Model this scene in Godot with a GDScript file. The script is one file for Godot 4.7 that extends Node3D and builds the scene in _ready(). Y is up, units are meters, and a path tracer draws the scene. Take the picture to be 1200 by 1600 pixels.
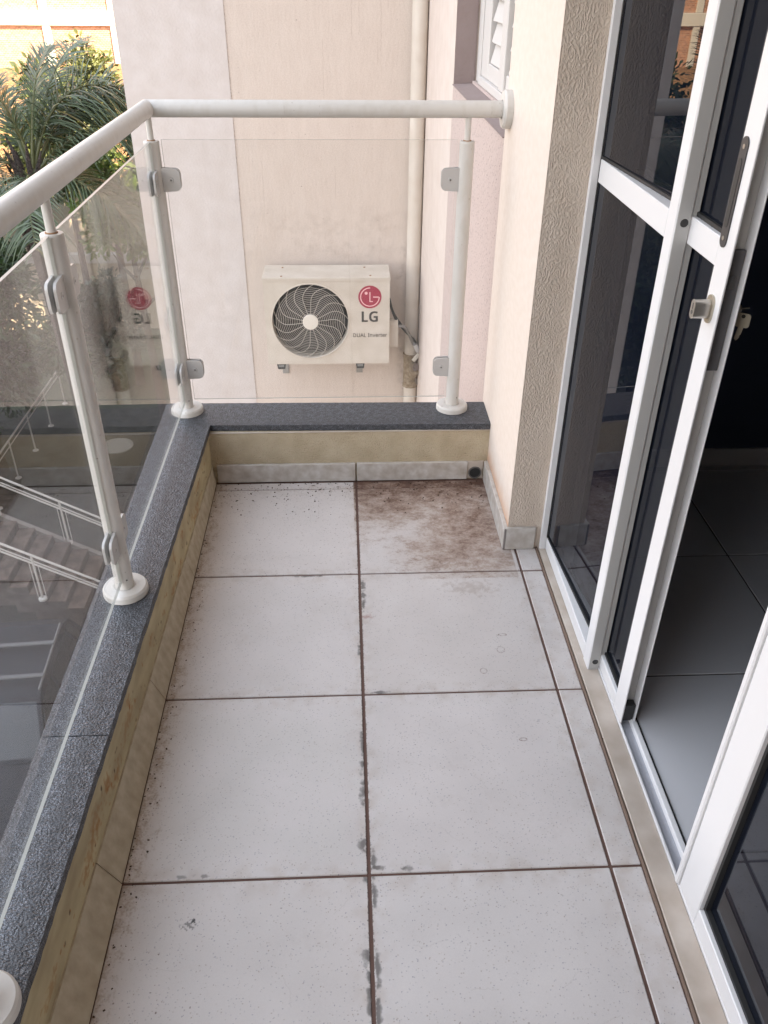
extends Node3D
# A narrow tiled balcony: granite-topped parapet with glass railing on the left and far side, glass sliding door on the right.
# x to the right, y up, -z away from the camera; metres; y = 0 is the balcony floor.

const FLAT := 4294967295
var ua := Vector3(1, 0, 0)     # how UVs are laid: uv = (p.ua + u0, p.va + v0)
var va := Vector3(0, 0, 1)
var u0 := 0.0
var v0 := 0.0
var rng := RandomNumberGenerator.new()
var used := {}
var M := {}

# ------------------------------------------------------------------ helpers: naming
func numbered(called: String) -> String:
	if not used.has(called):
		used[called] = 0
		return called
	used[called] += 1
	return "%s_%03d" % [called, used[called]]

func thing(called: String, label: String, category: String, group := "", at := Vector3.ZERO) -> Node3D:
	var o := Node3D.new()
	o.name = numbered(called)
	add_child(o)
	o.position = at
	tag(o, label, category, group)
	return o

func tag(o: Node, label: String, category: String, group := "") -> void:
	o.set_meta("label", label)
	o.set_meta("category", category)
	if group != "":
		o.set_meta("group", group)

func part(called: String, st: SurfaceTool, m: Material, parent: Node, label := "") -> MeshInstance3D:
	st.generate_normals()
	var o := MeshInstance3D.new()
	o.name = called
	o.mesh = st.commit()
	o.material_override = m
	if parent == self:
		o.name = numbered(called)
	else:
		var k := 0
		var n := called
		while parent.has_node(NodePath(n)):
			k += 1
			n = "%s_%03d" % [called, k]
		o.name = n
	parent.add_child(o, true)
	if label != "":
		o.set_meta("label", label)
	return o

func structure(called: String, st: SurfaceTool, m: Material) -> MeshInstance3D:
	var o := part(called, st, m, self)
	o.set_meta("kind", "structure")
	return o

# ------------------------------------------------------------------ helpers: shapes
func begin() -> SurfaceTool:
	var st := SurfaceTool.new()
	st.begin(Mesh.PRIMITIVE_TRIANGLES)
	st.set_smooth_group(FLAT)
	return st

func vert(st: SurfaceTool, p: Vector3) -> void:
	st.set_uv(Vector2(p.dot(ua) + u0, p.dot(va) + v0))
	st.add_vertex(p)

func tri(st: SurfaceTool, a: Vector3, b: Vector3, c: Vector3, out: Vector3) -> void:
	if (b - a).cross(c - a).dot(out) > 0.0:
		var t := b
		b = c
		c = t
	vert(st, a)
	vert(st, b)
	vert(st, c)

func quad(st: SurfaceTool, a: Vector3, b: Vector3, c: Vector3, d: Vector3, out: Vector3) -> void:
	tri(st, a, b, c, out)
	tri(st, a, c, d, out)

# chamfered box between two corners, optionally in a frame t
func box(st: SurfaceTool, lo: Vector3, hi: Vector3, bev := 0.0, t := Transform3D.IDENTITY) -> void:
	st.set_smooth_group(FLAT)
	var c := (lo + hi) * 0.5
	var h := ((hi - lo) * 0.5).abs()
	bev = minf(bev, 0.49 * minf(h.x, minf(h.y, h.z)))
	var P := {}
	for sx in [-1, 1]:
		for sy in [-1, 1]:
			for sz in [-1, 1]:
				var s := Vector3(sx, sy, sz)
				for ax in 3:
					var v := h - Vector3(bev, bev, bev)
					v[ax] = h[ax]
					P[[sx, sy, sz, ax]] = t * (c + s * v)
	for ax in 3:
		var b1 := (ax + 1) % 3
		var b2 := (ax + 2) % 3
		for s in [-1, 1]:
			var k := []
			for q in [[-1, -1], [1, -1], [1, 1], [-1, 1]]:
				var key := [0, 0, 0, ax]
				key[ax] = s
				key[b1] = q[0]
				key[b2] = q[1]
				k.append(P[key])
			var n := Vector3.ZERO
			n[ax] = s
			quad(st, k[0], k[1], k[2], k[3], t.basis * n)
	if bev <= 0.0:
		return
	for ax in 3:   # the edges that run along ax
		var b1 := (ax + 1) % 3
		var b2 := (ax + 2) % 3
		for s1 in [-1, 1]:
			for s2 in [-1, 1]:
				var k := []
				for e in [[-1, b1], [1, b1], [1, b2], [-1, b2]]:
					var key := [0, 0, 0, e[1]]
					key[ax] = e[0]
					key[b1] = s1
					key[b2] = s2
					k.append(P[key])
				var n := Vector3.ZERO
				n[b1] = s1
				n[b2] = s2
				quad(st, k[0], k[1], k[2], k[3], t.basis * n)
	for sx in [-1, 1]:
		for sy in [-1, 1]:
			for sz in [-1, 1]:
				tri(st, P[[sx, sy, sz, 0]], P[[sx, sy, sz, 1]], P[[sx, sy, sz, 2]], t.basis * Vector3(sx, sy, sz))

# eight corners: bottom four then top four, in the same round order
func hexa(st: SurfaceTool, c: Array) -> void:
	st.set_smooth_group(FLAT)
	var m := Vector3.ZERO
	for p in c:
		m += p / 8.0
	for f in [[0, 1, 2, 3], [4, 5, 6, 7], [0, 1, 5, 4], [1, 2, 6, 5], [2, 3, 7, 6], [3, 0, 4, 7]]:
		var n: Vector3 = (c[f[0]] + c[f[1]] + c[f[2]] + c[f[3]]) / 4.0 - m
		quad(st, c[f[0]], c[f[1]], c[f[2]], c[f[3]], n)

# a tube through points, mitred at the corners; each straight run has its own smoothing
func tube(st: SurfaceTool, pts: Array, radii, seg := 12, smooth_along := false, caps := true) -> void:
	var n := pts.size()
	var rings := []
	var up := Vector3.UP
	var d0: Vector3 = (pts[1] - pts[0]).normalized()
	if absf(d0.dot(up)) > 0.9:
		up = Vector3.RIGHT
	for i in n:
		var din: Vector3 = (pts[i] - pts[maxi(i - 1, 0)]).normalized() if i > 0 else d0
		var dout: Vector3 = (pts[mini(i + 1, n - 1)] - pts[i]).normalized() if i < n - 1 else din
		var dir := (din + dout).normalized()
		var side := dir.cross(up).normalized()
		var u2 := side.cross(dir).normalized()
		up = u2
		var stretch := 1.0 / maxf(0.5, dir.dot(dout))
		var bend := (dout - din)
		var bdir := bend.normalized() if bend.length() > 1e-4 else Vector3.ZERO
		var r: float = radii[i] if radii is Array else radii
		var ring := []
		for k in seg:
			var a := TAU * k / seg
			var o := (side * cos(a) + u2 * sin(a)) * r
			if bdir != Vector3.ZERO:
				o += bdir * o.dot(bdir) * (stretch - 1.0)
			ring.append(pts[i] + o)
		rings.append(ring)
	for i in n - 1:
		st.set_smooth_group(1 if smooth_along else 1 + i)
		for k in seg:
			var a: Vector3 = rings[i][k]
			var b: Vector3 = rings[i][(k + 1) % seg]
			var c: Vector3 = rings[i + 1][(k + 1) % seg]
			var d: Vector3 = rings[i + 1][k]
			quad(st, a, b, c, d, (a + b + c + d) / 4.0 - (pts[i] + pts[i + 1]) / 2.0)
	st.set_smooth_group(FLAT)
	if caps:
		for k in seg:
			tri(st, pts[0], rings[0][k], rings[0][(k + 1) % seg], pts[0] - pts[1])
			tri(st, pts[n - 1], rings[n - 1][k], rings[n - 1][(k + 1) % seg], pts[n - 1] - pts[n - 2])

# profile [[r, h], ...] turned round the y axis of t
func lathe(st: SurfaceTool, prof: Array, t: Transform3D, seg := 28) -> void:
	var m := 0.0
	for p in prof:
		m += p[1] / prof.size()
	for i in prof.size() - 1:
		st.set_smooth_group(1 + i)
		var a: Array = prof[i]
		var b: Array = prof[i + 1]
		for k in seg:
			var q0 := TAU * k / seg
			var q1 := TAU * (k + 1) / seg
			var d0 := Vector3(cos(q0), 0, sin(q0))
			var d1 := Vector3(cos(q1), 0, sin(q1))
			var n: Vector3 = (d0 + d1).normalized() * (b[1] - a[1]) + Vector3.UP * (a[0] - b[0])
			var up := Vector3.UP
			quad(st, t * (d0 * a[0] + up * a[1]), t * (d1 * a[0] + up * a[1]), t * (d1 * b[0] + up * b[1]), t * (d0 * b[0] + up * b[1]), t.basis * n)
	st.set_smooth_group(FLAT)

# a flat outline (in the xy plane of t) given a depth towards +z of t
func plate(st: SurfaceTool, outline: PackedVector2Array, depth: float, t: Transform3D) -> void:
	st.set_smooth_group(FLAT)
	var ids := Geometry2D.triangulate_polygon(outline)
	for i in range(0, ids.size(), 3):
		for z in [0.0, depth]:
			var n := Vector3(0, 0, 1 if z > 0 else -1)
			tri(st, t * v3(outline[ids[i]], z), t * v3(outline[ids[i + 1]], z), t * v3(outline[ids[i + 2]], z), t.basis * n)
	var c := Vector2.ZERO
	for p in outline:
		c += p / outline.size()
	for i in outline.size():
		var a := outline[i]
		var b := outline[(i + 1) % outline.size()]
		var e := (b - a).orthogonal()
		if Geometry2D.is_point_in_polygon((a + b) / 2.0 + e.normalized() * 1e-5, outline):
			e = -e
		quad(st, t * v3(a, 0), t * v3(b, 0), t * v3(b, depth), t * v3(a, depth), t.basis * v3(e, 0))

func v3(p: Vector2, z: float) -> Vector3:
	return Vector3(p.x, p.y, z)

func round_rect(w: float, h: float, r: float, n := 5) -> PackedVector2Array:
	var o := PackedVector2Array()
	for q in 4:
		var c := Vector2((w / 2 - r) * (1 if q in [0, 3] else -1), (h / 2 - r) * (1 if q < 2 else -1))
		for k in n + 1:
			var a := PI / 2 * (q + float(k) / n)
			o.append(c + Vector2(cos(a), sin(a)) * r)
	return o

func disc(r: float, n := 24) -> PackedVector2Array:
	var o := PackedVector2Array()
	for k in n:
		o.append(Vector2(cos(TAU * k / n), sin(TAU * k / n)) * r)
	return o

func facing(origin: Vector3, outward: Vector3, up := Vector3.UP) -> Transform3D:   # +z of the frame points outward
	var z := outward.normalized()
	var x := up.cross(z).normalized()
	return Transform3D(Basis(x, z.cross(x), z), origin)

# ------------------------------------------------------------------ helpers: materials
func mat(c: Color, rough := 0.6, metal := 0.0) -> StandardMaterial3D:
	var m := StandardMaterial3D.new()
	m.albedo_color = c.linear_to_srgb()
	m.roughness = rough
	m.metallic = metal
	return m

func pane(c: Color, alpha: float) -> StandardMaterial3D:
	var m := mat(c, 0.0)
	m.transparency = BaseMaterial3D.TRANSPARENCY_ALPHA
	m.albedo_color.a = alpha
	return m

func noise(freq: float, kind := FastNoiseLite.TYPE_SIMPLEX_SMOOTH, oct := 4, sd := 1) -> FastNoiseLite:
	var n := FastNoiseLite.new()
	n.noise_type = kind
	n.frequency = freq
	n.seed = sd
	n.fractal_octaves = oct
	return n

func tex_of(im: Image) -> ImageTexture:
	return ImageTexture.create_from_image(im)

# seamless grey noise picture whose values run from lo to hi (sRGB), with a tint
func mottle(n: FastNoiseLite, size: int, lo: Color, hi: Color, sharp := 1.0) -> ImageTexture:
	var g := n.get_seamless_image(size, size).get_data()
	var o := PackedByteArray()
	o.resize(size * size * 3)
	var lut := []
	for i in 256:
		var t := clampf((i / 255.0 - 0.5) * sharp + 0.5, 0, 1)
		lut.append(lo.lerp(hi, t))
	for i in size * size:
		var c: Color = lut[g[i]]
		o[i * 3] = c.r8
		o[i * 3 + 1] = c.g8
		o[i * 3 + 2] = c.b8
	return tex_of(Image.create_from_data(size, size, false, Image.FORMAT_RGB8, o))

func heights(n: FastNoiseLite, size := 512) -> ImageTexture:
	return tex_of(n.get_seamless_image(size, size))

func relief(m: StandardMaterial3D, t: Texture2D, cm: float) -> void:
	m.heightmap_enabled = true
	m.heightmap_texture = t
	m.heightmap_scale = cm

func world_tri(m: StandardMaterial3D, metres: float) -> void:
	m.uv1_triplanar = true
	m.uv1_world_triplanar = true
	m.uv1_scale = Vector3.ONE / metres

class Paint:
	var w: int
	var h: int
	var d := PackedByteArray()
	func _init(ww: int, hh: int, c: Color) -> void:
		w = ww
		h = hh
		d.resize(w * h * 3)
		for i in w * h:
			d[i * 3] = c.r8
			d[i * 3 + 1] = c.g8
			d[i * 3 + 2] = c.b8
	func blend(x: int, y: int, c: Color, a: float) -> void:
		if x < 0 or y < 0 or x >= w or y >= h:
			return
		var i := (y * w + x) * 3
		d[i] = int(lerpf(d[i], c.r * 255.0, a))
		d[i + 1] = int(lerpf(d[i + 1], c.g * 255.0, a))
		d[i + 2] = int(lerpf(d[i + 2], c.b * 255.0, a))
	func blob(cx: float, cy: float, rx: float, ry: float, c: Color, a: float, n: FastNoiseLite, rough := 0.8, soft := 0.35) -> void:
		for y in range(int(cy - ry * 1.6), int(cy + ry * 1.6) + 1):
			for x in range(int(cx - rx * 1.6), int(cx + rx * 1.6) + 1):
				var q := sqrt(pow((x - cx) / rx, 2) + pow((y - cy) / ry, 2)) + rough * n.get_noise_2d(x, y)
				var k := clampf((1.0 - q) / soft, 0, 1)
				if k > 0:
					blend(x, y, c, a * k)
	func texture() -> ImageTexture:
		return ImageTexture.create_from_image(Image.create_from_data(w, h, false, Image.FORMAT_RGB8, d))

func _ready() -> void:
	rng.seed = 7
	# camera
	var cam := Camera3D.new()
	cam.name = "camera"
	add_child(cam)
	cam.position = Vector3(-0.0256, 1.4071, 1.8191)
	cam.basis = Basis(Vector3(0.99890, 0.00840, 0.04510), Vector3(0.01780, 0.83440, -0.55090), Vector3(-0.04230, 0.55110, 0.83340)).orthonormalized()
	cam.fov = 2.0 * rad_to_deg(atan(800.0 / 1293.2))
	cam.near = 0.05
	cam.far = 400.0
	cam.current = true
	# sky and sun
	var sky := ProceduralSkyMaterial.new()
	sky.sky_top_color = Color(0.70, 0.735, 0.79)
	sky.sky_horizon_color = Color(0.98, 0.93, 0.875)
	sky.sky_curve = 0.18
	sky.ground_bottom_color = Color(0.32, 0.29, 0.25)
	sky.ground_horizon_color = Color(0.62, 0.60, 0.57)
	sky.sky_energy_multiplier = 1.0
	var env := Environment.new()
	env.background_mode = Environment.BG_SKY
	env.sky = Sky.new()
	env.sky.sky_material = sky
	env.tonemap_mode = Environment.TONE_MAPPER_LINEAR
	env.tonemap_exposure = 5.6
	env.sdfgi_enabled = true
	env.ssao_enabled = true
	env.ssil_enabled = true
	var we := WorldEnvironment.new()
	we.name = "world_environment"
	we.environment = env
	add_child(we)
	var sun := DirectionalLight3D.new()
	sun.name = "sun"
	add_child(sun)
	sun.light_energy = 1.4
	sun.light_color = Color(1.0, 0.90, 0.74)
	sun.light_angular_distance = 0.5
	sun.shadow_enabled = true
	sun.basis = Basis.looking_at(Vector3(-0.50, -0.66, -0.58))

	materials()
	surroundings()
	building()
	balcony_floor()
	parapet()
	railing()
	door()
	inside_room()
	air_conditioner()
	pipes()
	courtyard()
	palm()
	greenery()

func materials() -> void:
	var smooth_n := noise(0.012, FastNoiseLite.TYPE_SIMPLEX_SMOOTH, 5, 3)
	var wall_t := mottle(smooth_n, 512, Color(0.955, 0.945, 0.935), Color(1, 1, 1), 1.0)
	var fine := heights(noise(0.09, FastNoiseLite.TYPE_SIMPLEX_SMOOTH, 3, 5))
	# heavy roller texture: worm-like ridges
	var worm := noise(0.043, FastNoiseLite.TYPE_SIMPLEX_SMOOTH, 3, 11)
	worm.fractal_type = FastNoiseLite.FRACTAL_RIDGED
	worm.domain_warp_enabled = true
	worm.domain_warp_amplitude = 9.0
	worm.domain_warp_frequency = 0.02
	var worm_t := heights(worm, 1024)
	var walls := {
		"cream": [Color(0.63, 0.54, 0.475), 0.12], "lavender": [Color(0.64, 0.595, 0.575), 0.10], "cream_bright": [Color(0.69, 0.605, 0.55), 0.12],
		"pink": [Color(0.54, 0.45, 0.425), 0.14], "shaded_pink": [Color(0.30, 0.24, 0.23), 0.14], "facade": [Color(0.60, 0.53, 0.45), 0.1], "boundary": [Color(0.34, 0.30, 0.235), 0.2],  # the darker pink holds the painted shade of the window recess
	}
	for k in walls:
		var m := mat(walls[k][0], 0.85)
		m.albedo_texture = wall_t
		relief(m, fine, walls[k][1])
		world_tri(m, 0.9)
		M[k] = m
	rng.seed = 15   # the pink strip is sprayed with dark specks
	var pkp := Paint.new(512, 512, Color(0.97, 0.96, 0.95))
	for i in 2600:
		var x := rng.randi_range(1, 510)
		var y := rng.randi_range(1, 510)
		var c := Color(0.55, 0.48, 0.48) if rng.randf() < 0.8 else Color(0.30, 0.26, 0.26)
		pkp.blend(x, y, c, 0.8)
		pkp.blend(x + 1, y, c, 0.6)
		if rng.randf() < 0.5:
			pkp.blend(x, y + 1, c, 0.7)
			pkp.blend(x + 1, y + 1, c, 0.5)
	M.pink.albedo_texture = pkp.texture()
	var sp := mat(Color(0.60, 0.52, 0.44), 0.8)   # pillar, coarse roller paint
	sp.albedo_texture = wall_t
	relief(sp, worm_t, 0.25)
	world_tri(sp, 0.42)
	sp.uv1_scale = Vector3(1.0, 0.62, 1.0) / 0.47
	M.stucco = sp
	M.worm = worm_t
	M.fine = fine
	# granite coping
	var gn := noise(0.22, FastNoiseLite.TYPE_SIMPLEX, 2, 21)
	var g1 := gn.get_seamless_image(512, 512).get_data()
	var g2 := noise(0.03, FastNoiseLite.TYPE_SIMPLEX, 4, 22).get_seamless_image(512, 512).get_data()
	var gp := PackedByteArray()
	gp.resize(512 * 512 * 3)
	rng.seed = 21
	for i in 512 * 512:
		var a := g1[i] / 255.0
		var v := 0.255 + 0.38 * (a - 0.5) + 0.16 * (g2[i] / 255.0 - 0.5) + rng.randf_range(-0.035, 0.035)
		if a > 0.80:
			v += 0.16
		if a < 0.2:
			v -= 0.08
		v = clampf(v, 0.05, 0.9)
		gp[i * 3] = int(v * 242)
		gp[i * 3 + 1] = int(v * 252)
		gp[i * 3 + 2] = int(minf(v * 1.06, 1.0) * 255)  # slight blue of the reflected sky put into the stone colour
	var gm := mat(Color(1, 1, 1), 0.5)
	gm.albedo_texture = tex_of(Image.create_from_data(512, 512, false, Image.FORMAT_RGB8, gp))
	relief(gm, heights(noise(0.10, FastNoiseLite.TYPE_SIMPLEX_SMOOTH, 4, 24)), 0.22)
	world_tri(gm, 0.36)
	M.granite = gm
	# metals, plastics, glass
	M.paint = mat(Color(0.60, 0.585, 0.565), 0.42)
	rng.seed = 17
	var chips := Paint.new(512, 512, Color(0.985, 0.98, 0.97))
	var cn := noise(0.03, FastNoiseLite.TYPE_SIMPLEX_SMOOTH, 4, 18)
	for y in 512:
		for x in 512:
			chips.blend(x, y, Color(0.80, 0.76, 0.70), clampf(0.3 * cn.get_noise_2d(x, y * 0.35), 0, 0.12))
	for i in 60:
		chips.blob(rng.randf_range(0, 511), rng.randf_range(0, 511), rng.randf_range(0.7, 2.2), rng.randf_range(0.7, 2.6), Color(0.45, 0.36, 0.28), rng.randf_range(0.3, 0.8), cn, 1.0, 0.6)
	M.paint.albedo_texture = chips.texture()
	relief(M.paint, fine, 0.012)
	world_tri(M.paint, 0.55)
	M.clamp = mat(Color(0.50, 0.49, 0.475), 0.38, 0.25)
	M.screw = mat(Color(0.16, 0.16, 0.16), 0.4, 0.6)
	M.glass = pane(Color(0.25, 0.28, 0.24), 0.025)
	M.glass.metallic_specular = 0.45
	M.glass_edge = mat(Color(0.34, 0.34, 0.305), 0.35)
	M.door_white = mat(Color(0.70, 0.70, 0.705), 0.34)
	M.shutter = mat(Color(0.60, 0.575, 0.55), 0.5)
	M.door_shaded = mat(Color(0.42, 0.42, 0.41), 0.4)  # shade on the inward returns of the white frame, painted as grey
	M.door_dark = mat(Color(0.085, 0.085, 0.09), 0.45)
	M.gasket = mat(Color(0.02, 0.02, 0.02), 0.6)
	M.tint = pane(Color(0.004, 0.006, 0.012), 0.92)
	M.tint.metallic_specular = 0.41
	M.track = mat(Color(0.42, 0.43, 0.47), 0.4, 0.4)
	M.steel = mat(Color(0.50, 0.47, 0.43), 0.3, 0.8)
	M.brass = mat(Color(0.48, 0.44, 0.36), 0.35, 0.8)
	M.rust = mat(Color(0.30, 0.17, 0.09), 0.8)
	M.stone_strip = mat(Color(0.54, 0.48, 0.42), 0.5)
	M.stone_strip.albedo_texture = mottle(noise(0.02, FastNoiseLite.TYPE_SIMPLEX_SMOOTH, 5, 31), 256, Color(0.90, 0.88, 0.86), Color(1, 1, 1), 1.3)
	world_tri(M.stone_strip, 0.5)
	M.grout = mat(Color(0.125, 0.072, 0.056), 0.9)
	relief(M.grout, fine, 0.1)
	world_tri(M.grout, 0.1)
	M.plug = mat(Color(0.03, 0.03, 0.03), 0.6)
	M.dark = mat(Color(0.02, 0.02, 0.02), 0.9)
	M.leafs = []

func surroundings() -> void:
	# the ground as one sheet out to the horizon
	var gm := mat(Color(0.030, 0.031, 0.025), 0.9)
	gm.albedo_texture = mottle(noise(0.015, FastNoiseLite.TYPE_SIMPLEX_SMOOTH, 5, 41), 512, Color(0.6, 0.6, 0.58), Color(1, 1, 1), 1.5)
	relief(gm, M.fine, 0.6)
	world_tri(gm, 3.0)
	var st := begin()
	quad(st, Vector3(-300, -8.8, 200), Vector3(300, -8.8, 200), Vector3(300, -8.8, -300), Vector3(-300, -8.8, -300), Vector3.UP)
	structure("ground", st, gm)
	# a lawn at the foot of the boundary wall and an earth bank beyond it
	st = begin()
	quad(st, Vector3(-40, -8.796, -19), Vector3(30, -8.796, -19), Vector3(30, -8.796, -25), Vector3(-40, -8.796, -25), Vector3.UP)
	var lm := mat(Color(0.035, 0.048, 0.018), 0.9)
	lm.albedo_texture = mottle(noise(0.05, FastNoiseLite.TYPE_SIMPLEX_SMOOTH, 4, 43), 256, Color(0.55, 0.6, 0.5), Color(1, 1, 1), 1.8)
	world_tri(lm, 1.6)
	structure("lawn", st, lm)
	st = begin()
	st.set_smooth_group(1)
	var zs := [-25.3, -29.0, -34.0, -40.0, -44.9]
	var ys := [-6.0, -4.9, -3.9, -3.1, -2.9]
	var rn := noise(0.3, FastNoiseLite.TYPE_SIMPLEX_SMOOTH, 3, 44)
	for i in 4:
		for k in 40:
			var xa := -60.0 + k * 2.5
			var f := func(x: float, j: int) -> Vector3: return Vector3(x, ys[j] + 0.35 * rn.get_noise_2d(x, zs[j]), zs[j])
			quad(st, f.call(xa, i), f.call(xa + 2.5, i), f.call(xa + 2.5, i + 1), f.call(xa, i + 1), Vector3.UP)
	var em := mat(Color(0.36, 0.19, 0.10), 0.95)
	em.albedo_texture = lm.albedo_texture
	world_tri(em, 2.4)
	structure("earth_bank", st, em)
	# boundary wall with a ledge
	var bw := thing("boundary_wall", "tall cream boundary wall with a grey ledge, seen through the left glass behind the palm", "wall")
	st = begin()
	box(st, Vector3(-60, -8.8, -25.3), Vector3(40, -4.5, -25.0))
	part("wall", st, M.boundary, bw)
	st = begin()
	box(st, Vector3(-60, -6.55, -24.998), Vector3(40, -6.25, -24.75), 0.02)
	part("ledge", st, mat(Color(0.30, 0.29, 0.27), 0.9), bw)
	st = begin()
	box(st, Vector3(-60, -4.498, -25.36), Vector3(40, -4.36, -24.92), 0.02)
	part("wall_cap", st, M.boundary, bw)
	# brick building with white bands and columns
	var br := thing("brick_building", "sunlit orange brick building with white concrete bands, behind the palm at upper left", "building")
	var side := 256
	var p := Paint.new(side, side, Color(0.78, 0.72, 0.66))
	rng.seed = 51
	for row in 16:
		for col in 8:
			var tone := rng.randf_range(0.80, 1.04)
			var c := Color(0.76 * tone, 0.56 * tone, 0.45 * tone)
			var off := 16 if row % 2 else 0
			for y in range(row * 16 + 1, row * 16 + 15):
				for x in range(col * 32 + 1, col * 32 + 31):
					p.blend((x + off) % side, y, c, 1.0)
	var bm := mat(Color(1, 1, 1), 0.9)
	bm.albedo_texture = p.texture()
	world_tri(bm, 1.28)
	st = begin()
	box(st, Vector3(-48, -6, -60), Vector3(26, 14, -45.2))
	part("wall", st, bm, br)
	var wp := mat(Color(0.66, 0.63, 0.57), 0.8)
	for k in 4:
		st = begin()
		var y := -4.35 + k * 3.2
		box(st, Vector3(-48, y, -45.198), Vector3(26, y + 0.62, -45.02), 0.02)
		part("band", st, wp, br)
	for k in 22:
		st = begin()
		var x := -46.9 + k * 3.25
		for j in 3:
			var y := -4.35 + j * 3.2
			box(st, Vector3(x, y + 0.622, -45.198), Vector3(x + 0.38, y + 3.198, -45.06), 0.02)
		part("column", st, wp, br)
	st = begin()
	box(st, Vector3(-48.2, 14, -60.2), Vector3(26.2, 14.25, -45.0), 0.03)
	part("roof", st, wp, br)

func block(st: SurfaceTool, x0: float, x1: float, y0: float, y1: float, z0: float, z1: float) -> void:
	box(st, Vector3(x0, y0, z0), Vector3(x1, y1, z1))

func building() -> void:
	var b := thing("apartment_building", "cream apartment building around the balcony, with a back wing wall and pink window strip", "building")
	# the back wing: its wall facing the camera is cream, with a paler lavender strip at its free end
	ua = Vector3(1.0 / 1.06, 0, 0)
	va = Vector3(0, -1.0 / 2.6, 0)
	u0 = 0.625 / 1.06
	v0 = 1.6 / 2.6
	var st := begin()
	block(st, -0.617, 4.75, -8.8, 17.0, -6.2, -3.14)
	part("wing_wall", st, wall_paint(), b, "cream wall that carries the outdoor unit")
	ua = Vector3(1, 0, 0)
	va = Vector3(0, 0, 1)
	u0 = 0.0
	v0 = 0.0
	st = begin()
	block(st, -1.175, -0.6172, -8.8, 17.0, -6.2, -3.135)
	part("wing_corner", st, M.lavender, b, "pale lavender strip at the free end of the back wall")
	# side wall beyond the railing: cream, then the pink strip round the window
	st = begin()
	block(st, 0.427, 4.7, -8.8, 17.0, -3.1398, -1.915)
	part("side_wall", st, M.cream_bright, b)
	st = begin()
	block(st, 0.4272, 4.7, -8.8, 1.006, -1.9148, -0.672)
	block(st, 0.4272, 4.7, 2.25, 3.8, -1.9148, -0.672)
	block(st, 0.4272, 4.7, 5.0, 17.0, -1.9148, -0.672)
	var pk := part("pink_strip", st, M.pink, b, "speckled pink plaster strip below the window")
	pk.name = "pink_strip"
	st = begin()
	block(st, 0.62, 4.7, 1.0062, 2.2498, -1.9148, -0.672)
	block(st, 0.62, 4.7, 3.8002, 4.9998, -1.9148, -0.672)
	part("dark_backing", st, M.dark, b)  # black block stands in for the unlit room behind the slats
	st = begin()   # far jamb of the window, pink darkened with the painted shade of the recess
	block(st, 0.4285, 0.512, 1.0065, 2.2495, -1.9145, -1.911)
	part("window_reveal", st, M.shaded_pink, b)
	st = begin()
	hexa(st, [Vector3(0.4225, 1.0065, -1.9105), Vector3(0.4225, 1.0065, -0.675), Vector3(0.512, 1.0065, -0.675), Vector3(0.512, 1.0065, -1.9105), Vector3(0.4225, 1.009, -1.9105), Vector3(0.4225, 1.009, -0.675), Vector3(0.512, 1.013, -0.675), Vector3(0.512, 1.013, -1.9105)])
	part("window_sill", st, M.shaded_pink, b)  # sill in the same pink, darkened by painted recess shade
	st = begin()
	block(st, 0.502, 0.516, 1.0132, 1.022, -1.9, -0.675)
	part("mortar_strip", st, M.pink, b)
	shutter(b)
	# the pillar between that wall and the door
	var pp := Paint.new(128, 1024, Color(1, 1, 1))
	var pn := noise(0.05, FastNoiseLite.TYPE_SIMPLEX_SMOOTH, 3, 61)
	for y in 1024:
		for x in 128:
			var hgt := y / 1024.0 * 2.70 - 0.01
			var k := clampf(1.0 - (hgt - 0.075) / (0.075 + 0.06 * pn.get_noise_2d(x, y * 0.3)), 0, 1)
			pp.blend(x, y, Color(0.86, 0.62, 0.45), 0.55 * k * k)
			pp.blend(x, y, Color(0.95, 0.935, 0.915), 0.35 * clampf(0.5 + pn.get_noise_2d(x * 2.0 + 900, y * 2.0), 0, 1))
	var pm := mat(Color(0.69, 0.61, 0.54), 0.8)
	pm.albedo_texture = pp.texture()
	pm.texture_repeat = false
	var fine_uv: Texture2D = M.fine
	relief(pm, fine_uv, 0.1)
	ua = Vector3(0, 0, 1.0 / 0.56)
	va = Vector3(0, 1.0 / 2.70, 0)
	u0 = 0.672 / 0.56
	v0 = 0.01 / 2.70
	st = begin()
	hexa(st, [Vector3(0.427, -0.15, -0.6718), Vector3(0.427, -0.15, -0.112), Vector3(0.4272, -0.15, -0.111), Vector3(0.44, -0.15, -0.6718), Vector3(0.427, 2.62, -0.6718), Vector3(0.427, 2.62, -0.112), Vector3(0.4272, 2.62, -0.111), Vector3(0.44, 2.62, -0.6718)])
	part("pillar_face", st, pm, b, "cream side of the pillar, stained orange at its foot")
	st = begin()
	block(st, 0.4282, 0.62, -0.15, 2.62, -0.6716, -0.1105)
	part("pillar", st, M.stucco, b, "rough brown-grey plaster face of the pillar beside the door")
	st = begin()   # unseen masses of the building, placed to hold the room and shade the balcony
	block(st, 0.6202, 4.7, -0.15, 2.9, -0.6718, -0.555)
	block(st, -0.6, 4.7, -8.8, -0.151, -0.65, 4.2)
	block(st, 0.428, 4.7, -8.8, -0.1512, -0.6718, -0.6502)
	block(st, 4.35, 4.7, -0.15, 2.6, -0.5548, 4.2)
	block(st, 0.6, 4.3498, -0.15, 2.6, 3.9, 4.2)
	block(st, 0.6, 4.7, 2.6202, 17.0, -0.6718, 4.2)
	block(st, 0.428, 0.5998, 2.6202, 17.0, -0.6718, -0.1112)
	block(st, 0.53, 0.68, -0.15, 2.62, 2.05, 3.8998)
	block(st, 0.53, 0.66, 2.13, 2.62, -0.1103, 2.0498)
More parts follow.
